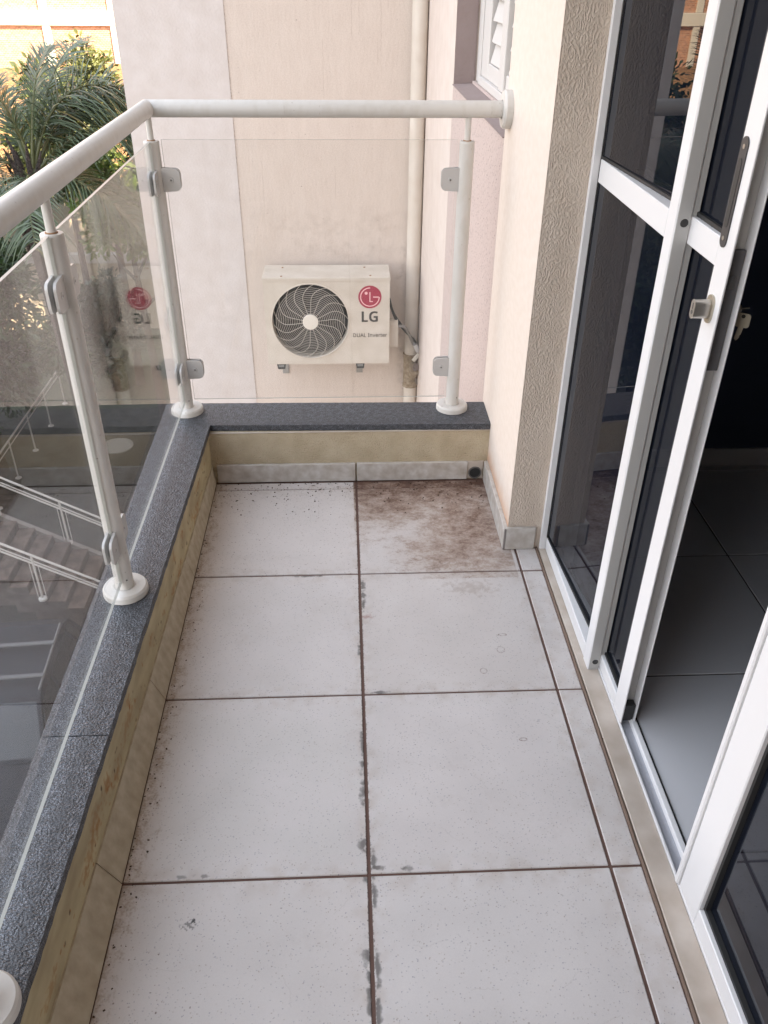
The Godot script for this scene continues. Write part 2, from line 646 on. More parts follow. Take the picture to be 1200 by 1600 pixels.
	block(st, -0.6, 0.5298, -0.15, 17.0, 2.35, 2.6)  # unseen end wall behind the camera, placed to darken the near floor
	part("unseen_facade_wall", st, M.facade, b)
	for f in 5:  # unseen balconies overhead, placed to shade this one
		var y := 2.62 + f * 2.8
		st = begin()
		block(st, -0.62, 0.5998, y, y + 0.15, -0.66, 3.3998)
		var sl := part("balcony_slab", st, M.facade, b)
		st = begin()
		block(st, -0.62, -0.47, y + 0.1502, y + 0.35, -0.66, 3.3998)
		part("balcony_curb", st, M.facade, sl)
	st = begin()
	block(st, -1.70, 4.7, -8.8, 1.0, -22.0, -6.2002)
	part("unseen_shade_block", st, M.facade, b)  # unseen block behind the wing, placed to shade the courtyard
	st = begin()
	block(st, -0.62, 4.75, 17.0002, 17.2, -6.22, 4.22)
	part("roof", st, M.facade, b)

# wear and marks of the wall behind the outdoor unit: rain streaks, grey smudges above the unit, pits, a hairline crack along the joint
func wall_paint() -> StandardMaterial3D:
	rng.seed = 65
	var p := Paint.new(512, 1256, Color(0.985, 0.975, 0.965))
	var n := noise(0.03, FastNoiseLite.TYPE_SIMPLEX_SMOOTH, 4, 66)
	var f := noise(0.2, FastNoiseLite.TYPE_SIMPLEX, 3, 67)
	for y in 1256:
		for x in 512:
			var a := 0.08 + 0.05 * n.get_noise_2d(x * 1.4, y * 0.14) + 0.05 * n.get_noise_2d(x * 0.5 + 300, y * 0.4) + 0.12 * f.get_noise_2d(x, y)
			p.blend(x, y, Color(0.74, 0.69, 0.66), clampf(a, 0, 0.5))
	var px := func(x: float) -> float: return (x + 0.625) / 1.06 * 512.0
	var py := func(y: float) -> float: return (1.6 - y) / 2.6 * 1256.0
	for i in 60:   # soft grey smudges above the unit and round the pipe
		p.blob(px.call(rng.randf_range(-0.52, 0.30)), py.call(rng.randf_range(-0.06, 0.22)), rng.randf_range(14, 60), rng.randf_range(8, 34), Color(0.62, 0.58, 0.55), 0.022, n, 1.2, 1.0)
	for i in 26:
		p.blob(px.call(rng.randf_range(0.30, 0.42)), py.call(rng.randf_range(-0.9, 0.2)), rng.randf_range(8, 22), rng.randf_range(20, 70), Color(0.55, 0.50, 0.47), 0.07, n, 1.2, 1.0)
	for i in 170:
		p.blob(px.call(rng.randf_range(-0.6, 0.42)), py.call(rng.randf_range(-1.0, 1.5)), rng.randf_range(0.5, 1.4), rng.randf_range(0.5, 1.4), Color(0.45, 0.40, 0.38), rng.randf_range(0.2, 0.7), f, 0.8, 0.6)
	for i in 9:   # drips
		var x0: float = px.call(rng.randf_range(-0.58, 0.32))
		var y0: float = py.call(rng.randf_range(-0.2, 1.4))
		for k in rng.randi_range(30, 160):
			p.blend(int(x0 + 1.5 * n.get_noise_1d(k * 2.0 + i * 70)), int(y0 + k), Color(0.66, 0.60, 0.56), 0.25)
	for y in 1256:
		p.blend(int(4 + 2.5 * n.get_noise_1d(y * 1.5)), y, Color(0.60, 0.55, 0.52), clampf(0.25 + f.get_noise_1d(y * 0.5), 0, 0.7))
	var m := mat(Color(0.67, 0.60, 0.55), 0.85)
	m.albedo_texture = p.texture()
	m.texture_repeat = false
	relief(m, M.fine, 0.10)
	return m

func shutter(b: Node) -> void:
	# white louvred shutter: frame, two leaves, slats
	var w := part("window", begin_box(Vector3(0.5165, 1.0225, -1.90), Vector3(0.56, 2.249, -1.815), 0.003), M.shutter, b, "white louvred shutter")
	part("frame", begin_box(Vector3(0.510, 1.0225, -1.81), Vector3(0.556, 1.050, -0.68), 0.002), M.shutter, w)
	part("stile", begin_box(Vector3(0.522, 1.0505, -1.81), Vector3(0.55, 2.249, -1.655), 0.003), M.shutter, w)
	part("stile", begin_box(Vector3(0.514, 1.0505, -1.352), Vector3(0.55, 2.249, -1.262), 0.003), M.shutter, w)
	part("stile", begin_box(Vector3(0.514, 1.0505, -0.80), Vector3(0.55, 2.249, -0.685), 0.003), M.shutter, w)
	part("bottom_rail", begin_box(Vector3(0.524, 1.0505, -1.654), Vector3(0.55, 1.105, -1.353), 0.003), M.shutter, w)
	part("bottom_rail", begin_box(Vector3(0.524, 1.0505, -1.261), Vector3(0.55, 1.105, -0.801), 0.003), M.shutter, w)
	for s in [[-1.653, -1.354], [-1.260, -0.802]]:
		for k in 16:
			var t := Transform3D(Basis(Vector3(0, 0, 1), deg_to_rad(-15.0)), Vector3(0.540, 1.142 + k * 0.0675, 0))
			var st := begin()
			box(st, Vector3(-0.003, -0.036, s[0] + 0.012), Vector3(0.003, 0.036, s[1] - 0.012), 0.002, t)
			part("slat", st, M.shutter, w)

func begin_box(lo: Vector3, hi: Vector3, bev := 0.0) -> SurfaceTool:
	var st := begin()
	box(st, lo, hi, bev)
	return st

func tx(x: float) -> float:
	return (x + 0.48) / 1.01 * 864.0

func tz(z: float) -> float:
	return (z + 0.52) / 2.4 * 2048.0

func balcony_floor() -> void:
	# one picture of wear for the whole floor: speckled off-white ceramic, mud in the far right corner, cement smears along the joints
	rng.seed = 71
	var p := Paint.new(864, 2048, Color(0.80, 0.782, 0.772))
	var low := noise(0.006, FastNoiseLite.TYPE_SIMPLEX_SMOOTH, 4, 72)
	var mid := noise(0.05, FastNoiseLite.TYPE_SIMPLEX_SMOOTH, 4, 73)
	var hi := noise(0.16, FastNoiseLite.TYPE_SIMPLEX, 3, 74)
	var im := low.get_image(864, 2048, false, false, false).get_data()
	for i in 864 * 2048:
		var k := (im[i] - 128) / 128.0
		var g := int(k * 8.0 + rng.randf_range(-3.0, 3.0))
		p.d[i * 3] = clampi(p.d[i * 3] + g, 0, 255)
		p.d[i * 3 + 1] = clampi(p.d[i * 3 + 1] + g, 0, 255)
		p.d[i * 3 + 2] = clampi(p.d[i * 3 + 2] + g, 0, 255)
	# the glaze's own fine specks, some grey, some bluish
	for i in 24000:
		var x := rng.randi_range(0, 863)
		var y := rng.randi_range(0, 2047)
		var c := Color(0.42, 0.42, 0.47) if rng.randf() < 0.6 else Color(0.50, 0.44, 0.38)
		var a := rng.randf_range(0.2, 0.75)
		p.blend(x, y, c, a)
		if rng.randf() < 0.45:
			p.blend(x + 1, y, c, a * 0.7)
		if rng.randf() < 0.25:
			p.blend(x, y + 1, c, a * 0.8)
	# each tile of its own tone, dust gathered along the joints, faint scuffs and dried splashes
	var xe := [-0.48, 0.0, 0.453, 0.513, 0.53]
	var ze := [-0.52, -0.449, 0.0, 0.455, 0.91, 1.365, 1.88]
	for i in 4:
		for j in 6:
			var dk := rng.randf_range(0.0, 0.07)
			for y in range(int(tz(ze[j])), int(tz(ze[j + 1]))):
				for x in range(int(tx(xe[i])), int(tx(xe[i + 1]))):
					var e := minf(minf(x - tx(xe[i]), tx(xe[i + 1]) - x), minf(y - tz(ze[j]), tz(ze[j + 1]) - y)) / 855.0
					var q := dk
					if e < 0.045:
						q += clampf((0.045 - e) / 0.045, 0, 1) * clampf(0.05 + 0.28 * mid.get_noise_2d(x * 0.5 + 50, y * 0.5), 0.0, 0.3)
					p.blend(x, y, Color(0.56, 0.47, 0.40), q)
	for i in 46:
		p.blob(tx(rng.randf_range(-0.42, 0.44)), tz(rng.randf_range(-0.35, 1.6)), rng.randf_range(8, 60), rng.randf_range(6, 34), Color(0.66, 0.62, 0.59) if rng.randf() < 0.6 else Color(0.86, 0.85, 0.84), rng.randf_range(0.04, 0.13), mid, 1.5, 1.0)
	for i in 70:
		var sx := tx(rng.randf_range(-0.42, 0.44))
		var sy := tz(rng.randf_range(-0.35, 1.6))
		var ang := rng.randf() * TAU
		for k in rng.randi_range(10, 60):
			p.blend(int(sx + cos(ang) * k), int(sy + sin(ang) * k), Color(0.62, 0.59, 0.57), 0.22)
			ang += rng.randf_range(-0.05, 0.05)
	# mud: dark along the far joint, worn away towards the middle of the tile
	var mud := Color(0.30, 0.20, 0.155)
	for y in range(0, int(tz(0.03))):
		for x in range(int(tx(-0.01)), int(tx(0.44))):
			var fx := x / 864.0 * 1.01 - 0.48
			var fz := y / 2048.0 * 2.4 - 0.52
			var d := 0.0
			d = maxf(d, 1.35 - (fz + 0.46) / 0.15)                                                   # band along the far edge
			d = maxf(d, 1.15 - Vector2((fx - 0.10) / 0.13, (fz + 0.36) / 0.10).length() * 0.75)
			d = maxf(d, 1.10 - Vector2((fx - 0.35) / 0.12, (fz + 0.24) / 0.20).length() * 0.62)
			d = maxf(d, 0.80 - Vector2((fx - 0.28) / 0.16, (fz + 0.10) / 0.12).length() * 0.6)
			d = maxf(d, 0.55 - (fz + 0.46) / 0.60)
			if d <= 0.0:
				continue
			var w := d * 0.62 + 0.42 * mid.get_noise_2d(x * 0.35, y * 0.55) + 0.26 * mid.get_noise_2d(x * 1.3 + 500, y * 1.7) + 0.16 * hi.get_noise_2d(x * 0.8, y)
			p.blend(x, y, Color(0.60, 0.52, 0.46), clampf(d * 0.8, 0, 0.40))
			p.blend(x, y, mud.lerp(Color(0.50, 0.39, 0.32), clampf(1.1 - w, 0, 1)), clampf((w - 0.04) * 0.88, 0, 0.86))
	# dirt that creeps in from the left wall and the far edge
	for y in range(0, 2048):
		for x in range(0, 130):
			var fx := x / 864.0 * 1.01 - 0.48
			var w := 0.75 - (fx + 0.445) / 0.05 + 0.9 * mid.get_noise_2d(x, y * 0.6) + 0.5 * hi.get_noise_2d(x, y)
			if y > 1300:
				w -= 0.25
			if w > 0.3:
				p.blend(x, y, Color(0.47, 0.38, 0.29), clampf((w - 0.3) * 0.45, 0, 0.5))
	for i in 900:   # black grit, thick near the far left edge, thinning out
		var fz := -0.46 + pow(rng.randf(), 2.6) * 0.62
		var fx := rng.randf_range(-0.44, 0.0)
		if rng.randf() < 0.3:
			fx = -0.445 + 0.1 * pow(rng.randf(), 2.0)
			fz = rng.randf_range(-0.45, 1.6)
		p.blob(tx(fx), tz(fz), rng.randf_range(0.6, 1.7), rng.randf_range(0.6, 1.4), Color(0.28, 0.21, 0.17), rng.randf_range(0.35, 0.8), hi, 0.6, 0.6)
	for i in 150:
		p.blob(tx(rng.randf_range(-0.44, 0.5)), tz(rng.randf_range(-0.4, 1.8)), rng.randf_range(0.6, 1.6), rng.randf_range(0.6, 1.4), Color(0.22, 0.19, 0.17), rng.randf_range(0.3, 0.8), hi, 0.6, 0.6)
	# cement smears along the middle joint and the third cross joint
	var cem := Color(0.44, 0.43, 0.42)
	for s in [[0.010, 0.045, 0.010, 0.030], [0.012, 0.093, 0.011, 0.040], [0.010, 0.14, 0.006, 0.02], [-0.009, 0.60, 0.006, 0.035], [-0.011, 0.66, 0.008, 0.03], [-0.010, 0.72, 0.009, 0.03], [-0.012, 0.75, 0.008, 0.02],
			[-0.014, 0.845, 0.013, 0.022], [0.012, 0.875, 0.010, 0.026], [0.02, 0.895, 0.022, 0.006], [-0.01, 0.918, 0.012, 0.008], [0.010, 0.945, 0.008, 0.03], [0.088, 0.899, 0.026, 0.006], [0.045, 0.449, 0.035, 0.005],
			[-0.010, 1.06, 0.012, 0.03], [0.011, 1.08, 0.008, 0.04], [-0.008, 1.13, 0.008, 0.05], [0.009, 1.17, 0.008, 0.05], [-0.01, 0.30, 0.006, 0.02], [-0.43, 0.9, 0.022, 0.006], [-0.18, 0.006, 0.06, 0.004]]:
		p.blob(tx(s[0] * 0.8), tz(s[1]), s[2] * 620.0, s[3] * 800.0, cem, 0.60, mid, 1.0, 0.5)
		p.blob(tx(s[0] * 0.7), tz(s[1]), s[2] * 360.0, s[3] * 620.0, Color(0.36, 0.34, 0.33), 0.5, mid, 1.2, 0.5)
	for y in range(0, 2048):   # uneven dirty rim of the middle joint
		var n := mid.get_noise_2d(3.0, y * 1.7)
		for k in range(-8, 9):
			var e := absf(k) - 3.0 - 2.0 * n - 1.2 * hi.get_noise_2d(k, y)
			if e < 0.5:
				p.blend(int(tx(0.0)) + k, y, Color(0.36, 0.31, 0.29), 0.55)
	# dried rings and small spots
	for s in [[0.243, -0.047, 0.014, 0.010], [0.342, 0.316, 0.009, 0.011], [0.289, 0.388, 0.008, 0.009], [0.306, -0.069, 0.007, 0.010], [0.215, -0.015, 0.010, 0.007], [0.17, -0.07, 0.012, 0.012], [0.355, 0.262, 0.010, 0.004], [0.345, 0.60, 0.008, 0.004]]:
		for a in 90:
			var q := TAU * a / 90.0
			var r := 1.0 + 0.25 * mid.get_noise_2d(a * 3.0, s[0] * 4000)
			p.blob(tx(s[0] + cos(q) * s[2] * r), tz(s[1] + sin(q) * s[3] * r), 1.3, 1.3, Color(0.42, 0.35, 0.32), 0.16, hi, 0.5, 0.7)
	p.blob(tx(-0.32), tz(0.993), 9, 6, Color(0.30, 0.29, 0.28), 0.55, hi, 1.4, 0.6)
	p.blob(tx(-0.313), tz(0.985), 4, 3, Color(0.12, 0.11, 0.10), 0.8, hi, 1.0, 0.5)
	p.blob(tx(0.02), tz(0.18), 14, 10, Color(0.52, 0.36, 0.33), 0.45, mid, 1.2, 0.8)
	p.blob(tx(0.30), tz(0.07), 60, 30, Color(0.60, 0.54, 0.50), 0.35, mid, 1.2, 0.8)
	var tm := mat(Color(0.945, 0.94, 0.93), 0.40)
	tm.albedo_texture = p.texture()
	tm.texture_repeat = false
	M.tile = tm
	# grout bed
	var st := begin()
	box(st, Vector3(-0.60, -0.15, -0.64), Vector3(0.5165, -0.0022, 3.4))
	var fl := structure("floor", st, M.grout)
	ua = Vector3(1.0 / 1.01, 0, 0)
	va = Vector3(0, 0, 1.0 / 2.4)
	u0 = 0.48 / 1.01
	v0 = 0.52 / 2.4
	var xs := [[-0.4515, -0.0032], [0.0032, 0.4498], [0.4562, 0.5112]]
	var zs := [[-0.4885, -0.4512], [-0.4470, -0.0025], [0.0025, 0.4525], [0.4575, 0.9075], [0.9125, 1.3625], [1.3675, 1.8175], [1.8225, 2.60], [2.605, 3.395]]
	for i in xs.size():
		for j in zs.size():
			if i == 2 and j == 0:
				continue
			var z0: float = zs[j][0]
			if i == 2 and j == 1:
				z0 = -0.104
			st = begin()
			var dy := rng.randf_range(-0.0006, 0.0006)
			box(st, Vector3(xs[i][0], -0.012, z0), Vector3(xs[i][1], dy, zs[j][1]), 0.0014)
			part("tile", st, tm, fl)
	ua = Vector3(1, 0, 0)
	va = Vector3(0, 0, 1)
	u0 = 0.0
	v0 = 0.0
	st = begin()
	box(st, Vector3(0.5205, -0.15, -0.118), Vector3(0.5645, 0.0035, 2.05), 0.0015)
	part("threshold", st, M.stone_strip, fl, "beige stone threshold along the door track")
	# brown sealant bead between the tiles and the threshold, broken in places
	st = begin()
	var bead := noise(9.0, FastNoiseLite.TYPE_SIMPLEX_SMOOTH, 3, 77)
	var last := Vector3(0.516, -0.001, -0.11)
	var pts := [last]
	var rad := [0.003]
	for k in 150:
		var z := -0.11 + (k + 1) * 0.0133
		pts.append(Vector3(0.5162 + 0.0012 * bead.get_noise_1d(z), -0.0016 + 0.0012 * bead.get_noise_1d(z + 40.0), z))
		rad.append(0.0038 + 0.0012 * bead.get_noise_1d(z + 90.0))
	tube(st, pts, rad, 7, true)
	part("sealant_bead", st, mat(Color(0.17, 0.115, 0.085), 0.85), fl)
	# loose grit and crumbs of leaf that lie on the tiles
	st = begin()
	rng.seed = 78
	for i in 330:
		var x := rng.randf_range(-0.44, 0.5)
		var z := rng.randf_range(-0.45, 1.5)
		if i < 200:
			x = rng.randf_range(-0.44, 0.40)
			z = -0.485 + 0.20 * pow(rng.randf(), 2.0)
		elif i < 320:
			x = -0.448 + 0.03 * pow(rng.randf(), 2.0)
		elif i < 340:
			x = rng.randf_range(0.50, 0.55)
		var s := rng.randf_range(0.0006, 0.0016)
		var t := Transform3D(Basis(Vector3.UP, rng.randf() * TAU) * Basis(Vector3.RIGHT, rng.randf_range(-0.5, 0.5)), Vector3(x, 0.001 + s * 0.4, z))
		if x > 0.41 and z < -0.1:
			continue
		box(st, Vector3(-s * 1.5, -s * 0.4, -s), Vector3(s * 1.5, s * 0.4, s), s * 0.2, t)
	for i in 26:
		var x := rng.randf_range(0.05, 0.40) if i < 16 else rng.randf_range(-0.43, -0.05)
		var z := -0.48 + 0.10 * pow(rng.randf(), 1.6)
		var t := Transform3D(Basis(Vector3.UP, rng.randf() * TAU) * Basis(Vector3.RIGHT, rng.randf_range(-0.4, 0.4)), Vector3(x, 0.0025, z))
		tri(st, t * Vector3(-0.006, 0, 0), t * Vector3(0, 0.001, 0.0025), t * Vector3(0.007, 0.0005, 0), t.basis.y)
		tri(st, t * Vector3(-0.006, 0, 0), t * Vector3(0, 0.0012, -0.0022), t * Vector3(0.007, 0.0005, 0), t.basis.y)
	var grit := part("grit", st, mat(Color(0.07, 0.045, 0.03), 0.95), self)
	grit.set_meta("kind", "stuff")
	tag(grit, "dark grit and leaf crumbs scattered over the tiles along the walls", "grit")

func wall_x(z: float) -> float:
	return -0.4625 - (z + 0.5) * 0.0195

func cope_x(z: float) -> float:
	return -0.4545 - (z + 0.5) * 0.0222

func parapet() -> void:
	var o := thing("parapet", "low yellowish parapet with dark granite coping round the balcony, white tile skirting at its foot", "parapet")
	# paint of the two inner faces, with rust blooms on the left one
	rng.seed = 81
	var n1 := noise(0.02, FastNoiseLite.TYPE_SIMPLEX_SMOOTH, 4, 82)
	var n2 := noise(0.10, FastNoiseLite.TYPE_SIMPLEX_SMOOTH, 3, 83)
	var p := Paint.new(2048, 96, Color(0.76, 0.71, 0.57))
	for y in 96:
		for x in 2048:
			p.blend(x, y, Color(0.62, 0.56, 0.44), clampf(0.35 + 0.8 * n1.get_noise_2d(x * 0.5, y * 1.2), 0, 0.8))
	for i in 260:
		var x := rng.randf_range(40, 2000)
		var y := rng.randf_range(20, 60)
		var big := rng.randf() < 0.25
		p.blob(x, y, rng.randf_range(8, 34) if big else rng.randf_range(1.0, 4.0), rng.randf_range(4, 12) if big else rng.randf_range(1.0, 3.5), Color(0.60, 0.39, 0.19) if big or rng.randf() < 0.6 else Color(0.25, 0.18, 0.10), 0.35 if big else 0.7, n2, 1.4, 0.8)
	for x in 2048:   # grime above the skirting
		for y in range(66, 96):
			p.blend(x, y, Color(0.36, 0.31, 0.25), clampf((y - 80) / 26.0 + 0.5 * n2.get_noise_2d(x, y), 0, 0.5))
	var pm := mat(Color(0.90, 0.89, 0.87), 0.72)
	pm.albedo_texture = p.texture()
	pm.texture_repeat = false
	var pf := mat(Color(0.55, 0.47, 0.335), 0.75)
	pf.albedo_texture = mottle(noise(0.02, FastNoiseLite.TYPE_SIMPLEX_SMOOTH, 5, 84), 256, Color(0.92, 0.905, 0.88), Color(1, 1, 1), 1.2)
	relief(pf, M.worm, 0.40)
	world_tri(pf, 0.47)
	var st := begin()
	box(st, Vector3(-0.60, -0.15, -0.645), Vector3(0.4268, 0.180, -0.503))
	part("wall", st, pf, o, "cream rough-painted parapet wall on the far side")
	ua = Vector3(0, 0, 1.0 / 3.9)
	va = Vector3(0, -1.0 / 0.19, 0)
	u0 = 0.5 / 3.9
	v0 = 0.185 / 0.19
	st = begin()
	hexa(st, [Vector3(-0.60, -0.15, -0.5025), Vector3(wall_x(-0.5025), -0.15, -0.5025), Vector3(wall_x(3.4), -0.15, 3.4), Vector3(-0.60, -0.15, 3.4), Vector3(-0.60, 0.180, -0.5025), Vector3(wall_x(-0.5025), 0.180, -0.5025), Vector3(wall_x(3.4), 0.180, 3.4), Vector3(-0.60, 0.180, 3.4)])
	part("wall", st, pm, o, "yellowed, rust-stained parapet wall on the left")
	ua = Vector3(1, 0, 0)
	va = Vector3(0, 0, 1)
	u0 = 0.0
	v0 = 0.0
	# granite coping, mitred at the corner, with a joint on the long side; edges a little chipped
	var flat := Transform3D(Basis(Vector3(1, 0, 0), Vector3(0, 0, -1), Vector3(0, 1, 0)), Vector3(0, 0.1815, 0))
	var runs := [[[-0.615, -0.672], [0.4266, -0.655], [0.4266, -0.498], [-0.4545, -0.513]], [[-0.6158, -0.6705], [-0.4552, -0.5115], [cope_x(0.735), 0.735], [-0.606, 0.735]], [[-0.606, 0.7375], [cope_x(0.7375), 0.7375], [cope_x(2.2), 2.2], [-0.606, 2.2]], [[-0.606, 2.203], [cope_x(2.203), 2.203], [cope_x(3.39), 3.39], [-0.606, 3.39]]]
	rng.seed = 85
	for r in runs:
		var out := PackedVector2Array()
		for k in 4:
			var a := Vector2(r[k][0], -r[k][1])
			var b := Vector2(r[(k + 1) % 4][0], -r[(k + 1) % 4][1])
			var steps := int(a.distance_to(b) / 0.014)
			for s in maxi(steps, 1):
				var j := Vector2(rng.randf_range(-0.0008, 0.0008), rng.randf_range(-0.0008, 0.0008)) if s > 0 else Vector2.ZERO
				out.append(a.lerp(b, float(s) / maxi(steps, 1)) + j)
		st = begin()
		plate(st, out, 0.0205, flat)
		part("coping_stone", st, M.granite, o)
	# grey mortar line under the far coping
	st = begin()
	box(st, Vector3(-0.455, 0.1772, -0.5042), Vector3(0.4262, 0.1814, -0.4995), 0.001)
	part("mortar", st, M.stone_strip, o)
	# skirting tiles
	var sk := mat(Color(0.55, 0.53, 0.50), 0.45)
	sk.albedo_texture = mottle(noise(0.03, FastNoiseLite.TYPE_SIMPLEX_SMOOTH, 5, 86), 256, Color(0.86, 0.83, 0.80), Color(1, 1, 1), 1.3)
	world_tri(sk, 0.35)
	var sl := mat(Color(0.52, 0.465, 0.35), 0.6)   # the left ones are yellowed like the wall above
	sl.albedo_texture = sk.albedo_texture
	world_tri(sl, 0.28)
	for e in [[-0.4465, -0.0025], [0.0025, 0.362]]:
		st = begin()
		box(st, Vector3(e[0], 0.002, -0.503), Vector3(e[1], 0.0665, -0.4925), 0.0012)
		part("skirting_tile", st, sk, o)
	st = begin()
	box(st, Vector3(0.3625, 0.002, -0.5032), Vector3(0.4144, 0.066, -0.4985), 0.001)
	part("skirting_patch", st, M.stone_strip, o)
	st = begin()
	lathe(st, [[0.018, -0.03], [0.018, 0.004], [0.0215, 0.004], [0.0215, -0.03]], facing(Vector3(0.388, 0.0245, -0.4985), Vector3(0, 0, 1)) * Transform3D(Basis(Vector3.RIGHT, PI / 2), Vector3.ZERO), 24)
	var dr := part("drain_pipe", st, mat(Color(0.12, 0.11, 0.10), 0.7), o, "dark drain outlet in the far right corner")
	st = begin()
	plate(st, disc(0.0178), 0.002, facing(Vector3(0.388, 0.0245, -0.4982), Vector3(0, 0, 1)))
	part("opening", st, M.dark, dr)
	var zj := [-0.4885, -0.0012, 0.0012, 0.4538, 0.4562, 0.9088, 0.9112, 1.3635, 1.3665, 1.8185, 1.8215, 2.6, 2.603, 3.39]
	for k in range(0, zj.size(), 2):
		var a: float = zj[k]
		var b: float = zj[k + 1]
		st = begin()
		var h := 0.064
		hexa(st, [Vector3(wall_x(a) - 0.002, 0.001, a), Vector3(-0.4525, 0.001, a), Vector3(-0.4525, 0.001, b), Vector3(wall_x(b) - 0.002, 0.001, b), Vector3(wall_x(a) - 0.002, h, a), Vector3(wall_x(a) + 0.0035, h, a), Vector3(wall_x(b) + 0.0035, h, b), Vector3(wall_x(b) - 0.002, h, b)])
		part("skirting_tile", st, sl, o)
	# skirting round the pillar's foot
	var ps := thing("pillar_skirting", "white tile skirting round the foot of the pillar beside the door", "skirting")
	st = begin()
	box(st, Vector3(0.4148, 0.0015, -0.4915), Vector3(0.4267, 0.072, -0.103), 0.001)
	part("skirting_tile", st, sk, ps)
	st = begin()
	box(st, Vector3(0.4215, 0.0015, -0.1096), Vector3(0.506, 0.0735, -0.0985), 0.001)
	part("skirting_tile", st, sk, ps)
	st = begin()
	box(st, Vector3(0.4155, 0.0012, -0.1025), Vector3(0.4212, 0.0715, -0.0985), 0.001)
	part("grout", st, mat(Color(0.22, 0.20, 0.19), 0.9), ps)

func clamp_at(parent: Node, post: Vector3, y: float, dir: Vector3, n: Vector3) -> void:
	# two rounded plates that grip the pane; dir leads away from the post along the pane, n to the viewer's side
	var out := PackedVector2Array()
	var h := 0.031
	var r := 0.014
	out.append(Vector2(0.017, -h))
	for k in 7:
		var a := -PI / 2 + PI / 2 * k / 6.0
		out.append(Vector2(0.067 - r + r * cos(a), -h + 0.002 + r + r * sin(a)))
	for k in 7:
		var a := PI / 2 * k / 6.0
		out.append(Vector2(0.067 - r + r * cos(a), h - 0.002 - r + r * sin(a)))
	out.append(Vector2(0.017, h))
	var z := n.normalized()
	var b := Basis(dir, Vector3.UP, dir.cross(Vector3.UP))
	var s := 1.0 if b.z.dot(z) > 0 else -1.0
	var st := begin()
	for q in [-1.0, 1.0]:
		plate(st, out, 0.0055 * q, Transform3D(b, Vector3(post.x, y, post.z) + b.z * 0.0047 * q))
	box(st, Vector3(0.014, -0.02, -0.0045), Vector3(0.024, 0.02, 0.0045), 0.001, Transform3D(b, Vector3(post.x, y, post.z)))
	var c := part("clamp", st, M.clamp, parent)
	st = begin()
	var at := Vector3(post.x, y, post.z) + dir * 0.042 + b.z * s * 0.0102
	lathe(st, [[0.0075, 0.0], [0.0068, 0.0012], [0.0032, 0.0014], [0.0028, 0.0004], [0.0001, 0.0004]], facing(at, b.z * s) * Transform3D(Basis(Vector3.RIGHT, PI / 2), Vector3.ZERO), 16)
	part("screw", st, M.clamp, c)
	st = begin()
	plate(st, disc(0.0026, 6), 0.0005, facing(at + b.z * s * 0.0005, b.z * s))
	part("screw_socket", st, M.screw, c)

func glass(parent: Node, lo: Vector3, hi: Vector3) -> void:
	var st := begin()
	var alongx := hi.x - lo.x > hi.z - lo.z
	var c := [lo, Vector3(hi.x, lo.y, hi.z if not alongx else lo.z), Vector3(0, 0, 0)]
	if alongx:
		for z in [lo.z, hi.z]:
			quad(st, Vector3(lo.x, lo.y, z), Vector3(hi.x, lo.y, z), Vector3(hi.x, hi.y, z), Vector3(lo.x, hi.y, z), Vector3(0, 0, 1 if z == hi.z else -1))
	else:
		for x in [lo.x, hi.x]:
			quad(st, Vector3(x, lo.y, lo.z), Vector3(x, lo.y, hi.z), Vector3(x, hi.y, hi.z), Vector3(x, hi.y, lo.z), Vector3(1 if x == hi.x else -1, 0, 0))
	var g := part("glass_pane", st, M.glass, parent)
	st = begin()
	for y in [lo.y, hi.y]:
		quad(st, Vector3(lo.x, y, lo.z), Vector3(hi.x, y, lo.z), Vector3(hi.x, y, hi.z), Vector3(lo.x, y, hi.z), Vector3(0, 1 if y == hi.y else -1, 0))
	if alongx:
		for x in [lo.x, hi.x]:
			quad(st, Vector3(x, lo.y, lo.z), Vector3(x, lo.y, hi.z), Vector3(x, hi.y, hi.z), Vector3(x, hi.y, lo.z), Vector3(1 if x == hi.x else -1, 0, 0))
	else:
		for z in [lo.z, hi.z]:
			quad(st, Vector3(lo.x, lo.y, z), Vector3(hi.x, lo.y, z), Vector3(hi.x, hi.y, z), Vector3(lo.x, hi.y, z), Vector3(0, 0, 1 if z == hi.z else -1))
	part("pane_edge", st, M.glass_edge, g)

